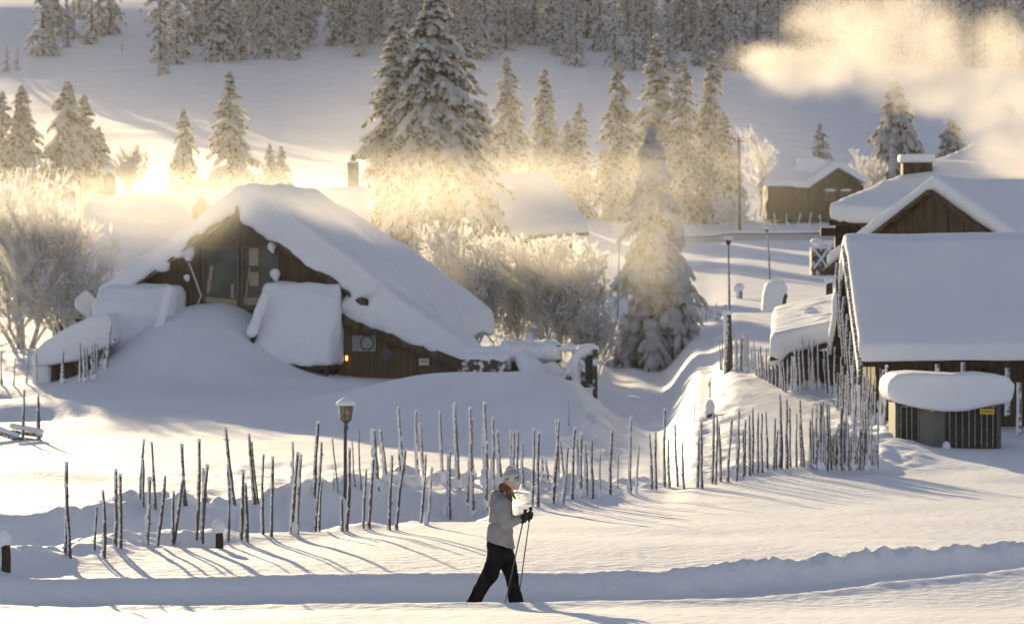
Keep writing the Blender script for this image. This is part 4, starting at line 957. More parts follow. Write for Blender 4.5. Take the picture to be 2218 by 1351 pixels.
mb = MB(); mb.tube([(.012, 0, LZ(880)), (.012, 0, LZ(868))], [.15, .02], 10); mb.tube([(-.085, -.02, LZ(913)), (-.12, -.03, LZ(884))], [.014, .026], 6); mb.tube([(.012, 0, LZ(882)), (.012, 0, LZ(880.5)), (.012, 0, LZ(876)), (.012, 0, LZ(871)), (.012, 0, LZ(866)), (.012, 0, LZ(862.5))], [.165, .185, .182, .12, .055, .02], 14); mb.build("snow_hood", M_snow, lt, True)

# ------------------------------------------------------------------ vegetation
def _tmpl(seg, ring):
    v = [(0, 0, -1)]
    for i in range(1, ring):
        th = math.pi * i / ring
        for j in range(seg):
            ph = 2 * math.pi * (j + .5 * (i % 2)) / seg; v.append((math.sin(th) * math.cos(ph), math.sin(th) * math.sin(ph), -math.cos(th)))
    v.append((0, 0, 1)); t = []
    for j in range(seg): t.append((0, 1 + (j + 1) % seg, 1 + j))
    for i in range(ring - 2):
        for j in range(seg):
            a = 1 + i * seg + j; b = 1 + i * seg + (j + 1) % seg
            t.append((a, b, b + seg)); t.append((a, b + seg, a + seg))
    L = len(v) - 1; o = 1 + (ring - 2) * seg
    for j in range(seg): t.append((o + j, o + (j + 1) % seg, L))
    return np.array(v), np.array(t)
TV, TF = _tmpl(6, 4)
TVs, TFs = _tmpl(5, 3)

def spruce_mesh(seed, H, R, nb, npt, laden=1.0, small=False, top=.10, spread=1.0, droop=.5, sparse=0.0, ndl=None):
    g = np.random.default_rng(seed)
    tv, tf = (TVs, TFs) if small else (TV, TF)
    C = []; A = []        # clump centres and axes (3x3: columns)
    sp = []               # dark sprays
    lop = g.uniform(-.12, .12, 2)
    for i in range(nb):
        t = ((i + g.uniform(0, 1)) / nb) ** 1.25   # 0 at top
        if sparse and g.random() < sparse * (.3 + .5 * t): continue
        h = H * (1 - t * .97)
        prof = (t ** .78) * R + .05 * H * top
        az = g.uniform(0, 2 * math.pi)
        L = prof * g.uniform(.62, 1.16) * (1 + lop[0] * math.cos(az) + lop[1] * math.sin(az))
        rad = np.array([math.cos(az), math.sin(az), 0]); side = np.array([-math.sin(az), math.cos(az), 0])
        up0 = .30 * (1 - t) + g.uniform(-.08, .08); dr = droop * (.45 + .8 * t) * g.uniform(.7, 1.3)
        n = max(2, int(npt * (.35 + .65 * L / (R + 1e-6)) + .5))
        w0 = (.15 + .16 * L / R) * R * .30 * g.uniform(.8, 1.25) * laden
        for k in range(n):
            s = (k + .75) / n
            s1 = min(1, s + .5 / n)
            def pos(q): return rad * L * q + np.array([0, 0, h + up0 * L * q - dr * L * q * q])
            p = pos(s); tg = pos(s + .05) - pos(s - .05); tg = tg / np.linalg.norm(tg)
            nrm = np.cross(tg, side); nrm /= np.linalg.norm(nrm)
            if nrm[2] < 0: nrm = -nrm
            w = w0 * (1.25 - .75 * s) * g.uniform(.75, 1.3)
            ln = L / n * g.uniform(.62, .95) + w * .3
            tk = w * g.uniform(.42, .7)
            C.append(p + nrm * tk * .55 + g.normal(0, .10 * w, 3)); A.append(np.stack([tg * ln, side * w, nrm * tk], 1))
            sp.append((p - nrm * tk * .2, tg, side, w, ln))
            if s > .22:
                for sg in (-1, 1):
                    if g.random() < .2: continue
                    d = side * sg * (.85) + tg * .6 + np.array([0, 0, -.55 * (.6 + t)]); d /= np.linalg.norm(d)
                    l2 = (1.15 - .6 * s) * L * .24 * g.uniform(.6, 1.25) * spread + w * .4
                    p2 = p + d * l2 * .75; s2 = np.cross(d, np.array([0, 0, 1.0])); s2 /= np.linalg.norm(s2) + 1e-9; n2 = np.cross(s2, d)
                    w2 = w * g.uniform(.45, .75); C.append(p2 + n2 * w2 * .3 + g.normal(0, .1 * w, 3)); A.append(np.stack([d * l2 * .72, s2 * w2, n2 * w2 * g.uniform(.4, .75)], 1))
                    sp.append((p2 - n2 * w2 * .2, d, s2, w2, l2 * .8))
    # leader
    for k in range(5): C.append(np.array([0, 0, H * (1 - .012 * k)])); A.append(np.diag([.012 * H * (.4 + .25 * k), .012 * H * (.4 + .25 * k), .012 * H]))
    C = np.array(C); A = np.array(A); N = len(C)
    jit = 1 + g.normal(0, .13, (N, len(tv), 1))
    V = C[:, None, :] + np.einsum('nij,vj->nvi', A, tv) * jit
    Fs = (tf[None] + (np.arange(N) * len(tv))[:, None, None]).reshape(-1, 3)
    V = V.reshape(-1, 3); nsnow = len(Fs)
    # needle sprays: ragged triangles hanging below every clump
    m = 7 if not small else 4
    P = np.array([q[0] for q in sp]); T = np.array([q[1] for q in sp]); Sd = np.array([q[2] for q in sp]); Wd = np.array([q[3] for q in sp]); Ln = np.array([q[4] for q in sp])
    n = len(P); rp = lambda a, b: g.uniform(a, b, (n, m, 1))
    base = P[:, None] + T[:, None] * Ln[:, None, None] * rp(-.9, .9) + Sd[:, None] * Wd[:, None, None] * rp(-.9, .9)
    d = T[:, None] * rp(-.1, 1.0) + Sd[:, None] * rp(-1.0, 1.0) + np.array([0, 0, -1.0]) * rp(.15, 1.1)
    d /= np.linalg.norm(d, axis=2, keepdims=True)
    ln = (Wd[:, None, None] * 1.1 + Ln[:, None, None] * .35) * rp(.5, 1.3)
    q = np.cross(d, g.normal(0, 1, (n, m, 3))); q /= np.linalg.norm(q, axis=2, keepdims=True) + 1e-9
    hw = ln * rp(.16, .34)
    tri = np.stack([base - q * hw, base + q * hw, base + d * ln], 2).reshape(-1, 3)
    nv = len(V); Ft = np.arange(len(tri)).reshape(-1, 3) + nv
    V = np.concatenate([V, tri]); FA = np.concatenate([Fs, Ft])
    mi = np.concatenate([np.zeros(nsnow, int), np.ones(len(Ft), int)])
    me = npmesh("crown", V, FA, [M_clump, ndl or M_needle], mi)
    mb = MB(); mb.tube([(0, 0, -.6), (0.02, 0, H * .4), (0, .01, H * .75), (0, 0, H * .985)], [R * .085, R * .065, R * .035, R * .012], 8)
    return me, mb.mesh("trunk", M_bark, True)

def spruce(meshes, loc, sc=1.0, rz=0.0, label=None, group=None, name="spruce_tree", sxy=1.0):
    o = thing(name, loc, label, "tree", group, rz)
    o.scale = (sc * sxy, sc * sxy, sc)
    for n_, me in (("trunk", meshes[1]), ("crown", meshes[0])):
        link(n_, me, o)
    return o

def place_spruce(px, top, base, hw, label, meshes=None, D=None, name="spruce_tree", **k):
    b = hit(px, base, d0=110) if D is None else W(px, 600, D)
    if D is not None: b.z = float(ground_z(b.x, b.y))
    H = CZ - (top - HY) * b.y / F - b.z; R = hw * b.y / F * 1.25
    if meshes is None: me = spruce_mesh(k.get("seed", int(px)), H, R, k.get("nb", 150), k.get("npt", 4), k.get("laden", 1.0), droop=k.get("droop", .5), spread=k.get("spread", 1.0), sparse=k.get("sparse", 0), ndl=k.get("ndl"))
    else: me = meshes
    return spruce(me, b, label=label, name=name, rz=random.uniform(0, 6) if meshes else 0)

place_spruce(938, -30, 0, 150, "tallest snow-laden spruce in the middle, its top cut by the picture edge", D=200, nb=300, npt=7, seed=5, droop=.85, laden=1.15)
place_spruce(862, 18, 0, 112, "tall spruce leaning out left behind the tallest spruce", D=206, nb=230, npt=6, seed=8, droop=.7, laden=.9)
place_spruce(1006, 60, 0, 92, "slimmer spruce half hidden behind the right flank of the tallest spruce", D=207, nb=200, npt=6, seed=9, droop=.6, laden=.95)
place_spruce(1412, 285, 0, 112, "drooping spruce plastered with frost right of the frosted bushes", D=158, nb=150, npt=6, seed=14, droop=1.0, laden=1.5, spread=1.3, ndl=M_needle_rimed)
MID = [
 (5, 200, 438, 52, "spruce cut by the left edge, behind the frosted tree"), (46, 188, 436, 60, "second spruce from the left edge, ragged double-looking top"),
 (147, 180, 432, 78, "broad spruce above the long roof, tallest of the far left group"), (182, 208, 430, 58, "spruce pressed against the right side of the broad left spruce"),
 (214, 278, 428, 44, "smallest spruce at the right end of the far left group"), (397, 236, 420, 46, "narrow open spruce standing alone left of the tall single one"),
 (497, 158, 420, 62, "tall single spruce above the gabled house, left of the chimney"), (584, 312, 410, 26, "left of two tiny spruces behind the gabled house ridge"), (609, 317, 410, 30, "right of two tiny spruces behind the gabled house ridge"),
 (1048, 222, 465, 42, "short dark spruce peeking out beside the tallest spruce"), (1097, 124, 470, 60, "slender spruce right of the tall middle group, above the barn roof"),
 (1180, 150, 466, 62, "dark upright spruce with level branches above the barn's right end"), (1228, 262, 470, 40, "low spruce leaning on the one with the forked top"), (1256, 222, 470, 48, "forked-top low spruce in the centre row"),
 (1338, 138, 478, 66, "stout spruce left of the tallest of the right-centre row"), (1422, 80, 482, 78, "tallest spruce of the right-centre row, blunt double top"), (1482, 124, 484, 56, "spruce between the blunt-topped one and the right-hand one"),
 (1542, 114, 480, 62, "right-hand spruce of the centre row, next to the utility pole"), (1570, 250, 482, 46, "low spruce skirt at the foot of the right-hand spruce"),
 (1776, 268, 366, 27, "small cone-shaped spruce directly behind the distant cabin"), (1935, 176, 412, 88, "wide heavily bent spruce behind the farmhouse, top lost in smoke"), (2062, 262, 420, 60, "faint spruce in the smoke right of the bent one"),
]
for i, (px, tp, bs_, hw, lb) in enumerate(MID):
    place_spruce(px, tp, bs_, hw, lb, nb=95 + (45 if hw > 55 else 0), npt=4, seed=100 + i, droop=.5 + .25 * (i % 3), laden=1.45, sparse=.35 if i in (5, 6) else .1, group=None)
# the forest on the shaded hillside
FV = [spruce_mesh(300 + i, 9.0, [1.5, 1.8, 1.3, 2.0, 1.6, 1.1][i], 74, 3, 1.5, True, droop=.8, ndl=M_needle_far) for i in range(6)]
rf = random.Random(12)
def forest_edge(px):      # lowest base row of the forest along the picture
    return np.interp(px, [-60, 90, 100, 250, 262, 335, 345, 420, 520, 700, 820, 1000, 1120, 1150, 1170, 1230, 1400, 1560, 1700, 2000, 2300], [-60, -60, 118, 92, -60, -60, 160, 150, 138, 128, 125, 150, 165, 120, 120, 165, 168, 160, 155, 150, 150])
spots = []
tries = 0
while len(spots) < 262 and tries < 9000:
    tries += 1
    px = rf.uniform(-120, 2340); e = forest_edge(px)
    if e < 0: continue
    u_ = rf.random()
    py = e - (e - 2) * u_ ** 1.1
    if px < 260 and py < 40: continue
    if any(abs(px - a) < 15 and abs(py - b_) < 9 for a, b_ in spots): continue
    spots.append((px, py))
spots += [(15, 156), (38, 153), (92, 120), (115, 122), (265, 112), (345, 166), (358, 160)]
small = {(15, 156): .5, (38, 153): .5, (265, 112): .22, (345, 166): .4, (358, 160): .5}
for (px, py) in sorted(spots, key=lambda q: -q[1]):
    b = hit(px, py, d0=430)
    sc_ = small.get((px, py), rf.uniform(1.1, 1.9) * (1.0 if py < forest_edge(px) - 20 else .85))
    e_ = forest_edge(px); row = "lowest" if py > e_ * .70 else "middle" if py > e_ * .36 else "upper"
    size = "tall" if sc_ > 1.6 else "middling" if sc_ > 1.25 else "short"
    for lim, where in ((500, "at its left end"), (640, "above the tall lone spruce"), (800, "above the chimney"), (935, "left of the tallest spruce"), (1060, "right of the tallest spruce"), (1200, "above the barn roof"), (1350, "above the forked spruce"), (1500, "above the blunt-topped spruce"), (1650, "above the utility pole"), (1850, "above the distant cabin"), (2050, "above the bent spruce"), (9999, "at its right end")):
        if px < lim: break
    lb = ("%s snow-laden spruce in the hillside forest's %s ranks, %s" % (size, row, where)) if px > 300 else "%s spruce in the small clump at upper left, %s half" % (size, "left" if px < 170 else "right")
    grp = "spruces of the shaded hillside forest" if px > 300 else "spruces of the small clump at upper left"
    sc = sc_
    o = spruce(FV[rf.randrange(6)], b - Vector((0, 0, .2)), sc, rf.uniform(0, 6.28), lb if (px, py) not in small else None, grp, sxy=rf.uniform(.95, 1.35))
    if (px, py) in small:
        if "group" in o: del o["group"]
        o["label"] = {92: "outer spruce at the left foot of the small clump at upper left", 115: "second spruce along the foot of the small clump at upper left", 15: "left of two little spruces alone on the snow at far left", 38: "right of two little spruces alone on the snow at far left", 265: "tiny buried sapling right of the upper left clump", 345: "small bent spruce at the forest's lower left corner", 358: "young spruce just inside the forest's lower left corner"}[px]

def bush_mesh(seed, H, R, stems, depth, r0, tip, spread=.5, kids=3, upb=.35, base_r=.2):
    g = np.random.default_rng(seed); segs = []
    st = []
    for i in range(stems):
        a = g.uniform(0, 2 * math.pi); b = g.uniform(0, base_r) * R
        dirv = np.array([math.cos(a) * spread * g.uniform(.1, 1.1), math.sin(a) * spread * g.uniform(.1, 1.1), 1.0]); dirv /= np.linalg.norm(dirv)
        st.append((np.array([b * math.cos(a), b * math.sin(a), -.2]), dirv, H * g.uniform(.42, .62), r0 * g.uniform(.6, 1.1), 0))
    while st:
        p, d, L, r, dep = st.pop()
        n = 3; q = p; dd = d
        ends = []
        for k in range(n):
            dd = dd + g.normal(0, .13, 3) + np.array([0, 0, .05]); dd /= np.linalg.norm(dd)
            q2 = q + dd * L / n; rr_ = max(tip, r * (1 - .28 * (k + 1) / n))
            segs.append((q, q2, max(tip, r * (1 - .28 * k / n)), rr_)); q = q2
            ends.append((q, dd, rr_))
        if dep < depth:
            for (e, de, re_) in ends:
                for c in range(kids if e is ends[-1][0] else (max(1, kids - 1) if dep < 2 else (1 if g.random() < .6 else 0))):
                    nd = de + g.normal(0, .55, 3) + np.array([0, 0, upb * g.uniform(0, 1)]); nd /= np.linalg.norm(nd)
                    nl = L * g.uniform(.38, .68)
                    if math.hypot(e[0] + nd[0] * nl, e[1] + nd[1] * nl) > R * 1.05 or e[2] + nd[2] * nl > H: nl *= .45
                    st.append((e, nd, nl, re_ * .62, dep + 1))
    P0 = np.array([q[0] for q in segs]); P1 = np.array([q[1] for q in segs]); R0_ = np.array([q[2] for q in segs]); R1_ = np.array([q[3] for q in segs])
    T = P1 - P0; T /= np.linalg.norm(T, axis=1, keepdims=True) + 1e-9
    a = np.cross(T, np.array([.31, .9, .2])); a /= np.linalg.norm(a, axis=1, keepdims=True); b = np.cross(T, a)
    V = []
    for P, RR in ((P0, R0_), (P1, R1_)):
        for j in range(3):
            an = 2 * math.pi * j / 3; V.append(P + (a * math.cos(an) + b * math.sin(an)) * RR[:, None])
    V = np.stack(V, 1); n = len(segs); o = (np.arange(n) * 6)[:, None]
    Q = np.concatenate([np.array([[j, (j + 1) % 3, 3 + (j + 1) % 3, 3 + j]]) + o for j in range(3)])
    thick = np.concatenate([R0_ > tip * 2.6] * 3)
    V = V.reshape(-1, 3)
    def sub(mask):
        q = Q[mask]; u_, inv_ = np.unique(q, return_inverse=True); return V[u_], inv_.reshape(q.shape)
    tv_, tq = sub(~thick); sv, sq = sub(thick)
    return npmesh("twigs", tv_, tq, M_twig), (npmesh("stems", sv, sq, M_twigbark) if len(sq) else None)

def bush(name, label, px, top, base, hw, D=None, **k):
    b = hit(px, base, d0=110) if D is None else W(px, 600, D)
    if D is not None: b.z = float(ground_z(b.x, b.y))
    H = CZ - (top - HY) * b.y / F - b.z; R = hw * b.y / F
    o = thing(name, b, label, "bush" if "bush" in name else "tree")
    tw, stm = bush_mesh(k.get("seed", int(px)), H, R, k.get("stems", 9), k.get("depth", 3), k.get("r0", .07), k.get("tip", .018), k.get("spread", .45), k.get("kids", 3), k.get("up", .35))
    link("twigs", tw, o)
    if stm: link("stems", stm, o)
    return o
bush("frosted_tree", "big bare tree white with hoarfrost filling the left edge before the long roof", 55, 362, 740, 190, D=158, stems=9, depth=3, kids=4, r0=.11, tip=.026, spread=.75, seed=3, up=.6)
bush("frosted_tree", "wide low hoarfrost tree between the big left one and the gabled house", 150, 500, 745, 110, D=157, stems=8, depth=3, kids=3, r0=.08, tip=.022, spread=.9, seed=31)
bush("frosted_bush", "tall spiky hoarfrost bush right behind the house wing, left of the other bushes", 1003, 478, 745, 98, D=150, stems=12, depth=3, kids=3, r0=.08, tip=.032, spread=.42, seed=6, up=.9)
bush("frosted_bush", "hoarfrost bush in front of the barn with windows, second from the house wing", 1108, 505, 745, 80, D=152, stems=10, depth=3, kids=3, r0=.07, tip=.032, spread=.4, seed=16, up=.8)
bush("frosted_bush", "densest hoarfrost bush, its rounded crown just left of the thin bare pole", 1222, 515, 745, 95, D=150, stems=12, depth=3, kids=3, r0=.07, tip=.036, spread=.5, seed=26, up=.5)
bush("frosted_bush", "low rounded hoarfrost bush at the right end of the bush row", 1290, 635, 745, 52, D=148, stems=9, depth=3, kids=3, r0=.05, tip=.024, spread=.7, seed=36)
bush("frosted_bush", "thin brownish frosted bush in front of the drooping spruce foot", 1425, 600, 700, 70, D=166, stems=9, depth=3, kids=3, r0=.06, tip=.014, spread=.6, seed=46)
bush("frosted_tree", "small round hoarfrost birch beside the far left spruce group", 281, 306, 425, 48, stems=3, depth=3, kids=4, r0=.12, tip=.030, spread=.35, seed=56)
bush("frosted_tree", "slim bare birch with frosted branches right of the utility pole", 1640, 246, 470, 50, stems=2, depth=3, kids=3, r0=.13, tip=.022, spread=.3, seed=66)
bush("frosted_bush", "low frosted scrub under the birch behind the utility pole", 1590, 400, 500, 60, stems=8, depth=2, kids=3, r0=.06, tip=.03, spread=.8, seed=76)
bush("frosted_bush", "pale frosted scrub left of the farmhouse beside the bent spruce", 1880, 320, 420, 45, stems=7, depth=2, kids=3, r0=.08, tip=.03, spread=.6, seed=86)


# ------------------------------------------------------------------ the walker
PY0 = 45.75; kp = PY0 / F
floor_z = float(ground_z((1085 - CX) * kp, PY0)) + .01
wk = thing("person", (((1080 - CX) * kp), PY0, floor_z), "woman walking right along the packed track in pale jacket, black trousers and patterned earflap hat, a pole in each hand", "person")
wk["label"] = "person walking right in pale jacket, black trousers and patterned earflap hat, gripping two poles"
def PP(px, py, dy=0.0): return Vector(((px - 1080) * kp, dy, CZ - (py - HY) * kp - floor_z))
M_skin = mat("skin", (.62, .36, .27), .55, (.68, .42, .33), 14, spec=.3)
M_jacket = mat("jacket_cloth", (.25, .25, .255), .75, (.30, .295, .295), 6, bump=.5, bscale=14, bdist=.02, spec=.25)
M_trouser = mat("black_trousers", (.006, .006, .008), .8, (.014, .014, .016), 8, bump=.5, bscale=18, bdist=.015, spec=.04)
M_hat = mat("knitted_hat", (.46, .47, .47), .95, (.54, .54, .53), 60, bump=.6, bscale=160, bdist=.004, spec=.1)
M_knit = mat("dark_knit", (.03, .035, .05), .95)
M_bknit = mat("blue_grey_knit", (.20, .25, .34), .95, (.26, .31, .40), 40)
M_hair = mat("brown_hair", (.10, .05, .02), .6, (.22, .11, .045), 8, bump=.6, bscale=40, stretch=(6, 6, .6))
M_glove = mat("black_gloves", (.010, .010, .012), .7, (.02, .02, .022), 20, bump=.3, bscale=40, bdist=.004)
M_boot = mat("dark_boots", (.012, .012, .014), .6)
NEAR, FAR = -.10, .10
mb = MB()
# legs, trunk, arms, neck and head in one skin
mb.cap(PP(1080, 1175), PP(1083, 1195), .13, .13); mb.cap(PP(1084, 1120), PP(1083, 1160), .12, .12)
mb.cap(PP(1077, 1195, NEAR), PP(1060, 1243, NEAR), .085, .060); mb.cap(PP(1060, 1243, NEAR), PP(1027, 1312, NEAR), .058, .040); mb.cap(PP(1027, 1316, NEAR), PP(1044, 1322, NEAR), .04, .035)
mb.cap(PP(1092, 1195, FAR), PP(1107, 1243, FAR), .085, .060); mb.cap(PP(1107, 1243, FAR), PP(1117, 1312, FAR), .058, .040); mb.cap(PP(1117, 1318, FAR), PP(1136, 1322, FAR), .04, .035)
mb.cap(PP(1086, 1092), PP(1084, 1120), .13, .12)
mb.cap(PP(1088, 1088, -.14), PP(1093, 1130, -.21), .055, .042); mb.cap(PP(1093, 1130, -.21), PP(1124, 1123, -.15), .040, .028)
mb.cap(PP(1090, 1088, .14), PP(1104, 1130, .20), .055, .042); mb.cap(PP(1104, 1130, .20), PP(1138, 1119, .10), .040, .028)
mb.cap(PP(1092, 1080), PP(1103, 1058), .062, .055)
FR = Matrix.Rotation(math.radians(28), 3, 'Z')      # face turned away from us a little
HC = PP(1109, 1040)
fd = Vector((math.cos(math.radians(28)), math.sin(math.radians(28)), 0)); sdv = Vector((-fd.y, fd.x, 0)); upv = Vector((0, 0, 1))
def HP(f, s_, u_): return HC + fd * f + sdv * s_ + (upv * 1.0 - fd * .12) * u_
mb.ell(HC, (.098, .078, .118), 20, 14, FR); mb.ell(HP(.035, 0, -.055), (.066, .055, .062), 16, 10, FR); mb.ell(HP(.062, 0, -.096), (.026, .026, .022), 12, 8, FR)
mb.cap(HP(.092, 0, .0), HP(.122, 0, -.030), .010, .016)                       # nose
mb.ell(HP(.085, 0, .022), (.02, .055, .012), 10, 6, FR)                          # brow
mb.ell(HP(.084, 0, -.062), (.020, .026, .009), 10, 6, FR); mb.ell(HP(.082, 0, -.076), (.019, .022, .009), 10, 6, FR)   # lips
for e in (-1, 1): mb.ell(HP(.055, .042 * e, -.035), (.028, .022, .026), 10, 8, FR); mb.ell(HP(-.005, .078 * e, -.01), (.018, .010, .030), 10, 8, FR)
body = mb.blob("body", M_skin, .0085, wk, smooth=3)
for e in (-1, 1):
    mb = MB(); mb.ell(HP(.083, .030 * e, -.002), (.011, .011, .011), 10, 8); mb.build("eye", M_knit, wk, True)
# trousers
mb = MB()
mb.cap(PP(1082, 1168), PP(1083, 1193), .158, .160, 1.05)
mb.cap(PP(1079, 1192, NEAR * .8), PP(1061, 1242, NEAR), .125, .098); mb.cap(PP(1061, 1242, NEAR), PP(1040, 1275, NEAR), .098, .085); mb.cap(PP(1040, 1275, NEAR), PP(1024, 1309, NEAR), .085, .092)
mb.cap(PP(1091, 1192, FAR * .8), PP(1106, 1240, FAR), .122, .096); mb.cap(PP(1106, 1240, FAR), PP(1112, 1272, FAR), .094, .080); mb.cap(PP(1112, 1272, FAR), PP(1119, 1309, FAR), .080, .088)
mb.blob("trousers", M_trouser, .012, wk, smooth=4, disp=.014, dscale=.16, fine=.004)
for (a, b_, dy) in ((1026, 1318, NEAR), (1119, 1318, FAR)):
    mb = MB(); mb.cap(PP(a, 1312, dy), PP(a, b_ + 2, dy), .055, .05); mb.cap(PP(a - 3, b_ + 4, dy), PP(a + 24, b_ + 6, dy), .042, .036, 1.0); mb.box(PP(a + 10, b_ + 10.5, dy), (.24, .085, .022)); mb.blob("boot", M_boot, .010, wk, smooth=2)
# jacket
mb = MB()
mb.cap(PP(1087, 1088), PP(1084, 1112), .128, .142, 1.45); mb.cap(PP(1084, 1112), PP(1083, 1132), .142, .138, 1.35)
mb.cap(PP(1083, 1132), PP(1083, 1150), .138, .160, 1.2)
# flared hem, lower at the front
ring = []
for (cx1, py1, rx1, ry1) in ((1082, 1140, .140, .19), (1083, 1158, .162, .20), (1084, 1176, .182, .205), (1084, 1179, .176, .2)):
    for j in range(22):
        an = 2 * math.pi * j / 22; c_ = PP(cx1, py1); tilt = -.055 * math.cos(an) * (1 if py1 > 1150 else .2)
        ring.append(c_ + Vector((rx1 * math.cos(an), ry1 * math.sin(an), tilt)))
fs = [(i * 22 + j, i * 22 + (j + 1) % 22, (i + 1) * 22 + (j + 1) % 22, (i + 1) * 22 + j) for i in range(3) for j in range(22)] + [tuple(range(21, -1, -1)), tuple(range(66, 88))]
mb.add(ring, fs)
mb.cap(PP(1087, 1089, -.15), PP(1091, 1112, -.20), .085, .078); mb.cap(PP(1091, 1112, -.20), PP(1094, 1132, -.215), .078, .072); mb.cap(PP(1094, 1132, -.215), PP(1121, 1124, -.16), .070, .050)
mb.cap(PP(1090, 1089, .15), PP(1104, 1131, .20), .082, .070); mb.cap(PP(1104, 1131, .20), PP(1134, 1121, .11), .068, .050)
mb.ell(PP(1074, 1073), (.075, .12, .075)); mb.ell(PP(1068, 1088), (.055, .12, .10)); mb.cap(PP(1078, 1070), PP(1094, 1078), .05, .06, 1.5)
mb.blob("jacket", M_jacket, .0105, wk, smooth=3, disp=.012, dscale=.13, fine=.004)
mb = MB(); 
for j in range(22):
    a0, a1 = 2 * math.pi * j / 22, 2 * math.pi * (j + 1) / 22; c_ = PP(1083, 1133)
    mb.tube([c_ + Vector((.142 * math.cos(a0), .192 * math.sin(a0), -.01 * math.cos(a0))), c_ + Vector((.142 * math.cos(a1), .192 * math.sin(a1), -.01 * math.cos(a1)))], .006, 5)
mb.build("waist_cord", M_grey, wk, True)
# hair
mb = MB(); mb.ell(PP(1093, 1054), (.060, .075, .055)); mb.cap(PP(1098, 1056, -.05), PP(1107, 1078, -.10), .042, .020); mb.cap(PP(1103, 1058, -.055), PP(1109, 1084, -.12), .026, .010); mb.cap(PP(1088, 1054), PP(1090, 1066), .05, .04)
mb.cap(PP(1106, 1060, .06), PP(1116, 1080, .06), .03, .012)
mb.blob("hair", M_hair, .009, wk, smooth=2, fine=.006, dscale=.1)
# hat
mb = MB(); HT = PP(1109, 1033)
mb.ell(HT, (.118, .104, .105), 24, 16, FR); mb.cap(HP(-.005, 0, .075), HP(-.012, 0, .120), .085, .060, .95)
for e in (-1, 1):
    mb.cap(HP(.015, .088 * e, .0), HP(.002, .080 * e, -.085), .052, .016, .42)
mb.cap(HP(.09, 0, .045), HP(.103, 0, .03), .045, .03)
hat = mb.blob("hat", M_hat, .008, wk, smooth=3)
# knitted motifs, laid on the hat's surface
dg = bpy.context.evaluated_depsgraph_get()
from mathutils.bvhtree import BVHTree
bv = BVHTree.FromPolygons([v.co for v in hat.data.vertices], [p.vertices[:] for p in hat.data.polygons])
def onhat(px, py):
    o = PP(px, py, -1.0); loc, nr, ix, d = bv.ray_cast(o, Vector((0, 1, 0)))
    return (loc + nr * .0025) if loc else None
def motif(polys, name, m):
    mb = MB()
    for poly in polys:
        pts = [onhat(*q) for q in poly]
        if all(pts): mb.add([tuple(p) for p in pts], [tuple(range(len(pts)))])
    if mb.v: mb.build(name, m, hat)
def line(P, w):
    out = []
    for (x0, y0), (x1, y1) in zip(P[:-1], P[1:]):
        d = math.hypot(x1 - x0, y1 - y0); nx, ny = -(y1 - y0) / d * w / 2, (x1 - x0) / d * w / 2; n = max(1, int(d / 1.5))
        for i in range(n):
            a, b_ = i / n, (i + 1) / n
            out.append([(x0 + (x1 - x0) * a + nx, y0 + (y1 - y0) * a + ny), (x0 + (x1 - x0) * b_ + nx, y0 + (y1 - y0) * b_ + ny), (x0 + (x1 - x0) * b_ - nx, y0 + (y1 - y0) * b_ - ny), (x0 + (x1 - x0) * a - nx, y0 + (y1 - y0) * a - ny)])
    return out
def deer(x, y, s_=1.0):
    L_ = []
    L_ += line([(x - 4 * s_, y), (x + 3 * s_, y - .6 * s_)], 2.6 * s_)         # trunk
    L_ += line([(x + 3 * s_, y - 1 * s_), (x + 4.6 * s_, y - 4.5 * s_)], 1.8 * s_)   # neck
    L_ += line([(x + 4.2 * s_, y - 4.8 * s_), (x + 6 * s_, y - 4.2 * s_)], 1.3 * s_) # head
    L_ += line([(x + 4 * s_, y - 5 * s_), (x + 3 * s_, y - 8 * s_)], .7 * s_)     # antlers
    for q, e in ((-4, -5.4), (-3, -2.4), (2, 1.2), (3, 4.2)): L_ += line([(x + q * s_, y + .8 * s_), (x + e * s_, y + 4.4 * s_)], .8 * s_)
    return L_
motif(deer(1098, 1036.5, .8) + deer(1119, 1033.5, .95), "reindeer_motif", M_knit)
motif(line([(1092, 1043), (1100, 1044), (1108, 1043.4), (1116, 1041.6), (1124, 1038.5), (1130, 1036)], .8) + line([(1094, 1027), (1102, 1025.6), (1110, 1024.2), (1118, 1022.6), (1124, 1021.5)], .8), "band_stripes", M_knit)
sf = []
for a in range(3):
    an = math.pi / 3 * a; sf += line([(1106 - 3.4 * math.cos(an), 1052.5 - 3.4 * math.sin(an)), (1106 + 3.4 * math.cos(an), 1052.5 + 3.4 * math.sin(an))], 1.0)
motif(sf, "snowflake_motif", M_knit)
motif([[(a, 1017.2), (a + 4.2, 1016.8), (a + 4.4, 1021.2), (a + .2, 1021.6)] for a in (1100.5, 1106, 1111.5)], "crown_blocks", M_bknit)
mb = MB(); mb.tube([HP(.002, -.085, -.10), HP(.0, -.115, -.16), HP(.012, -.135, -.23)], .0045, 5); mb.build("hat_cord", M_hat, hat)
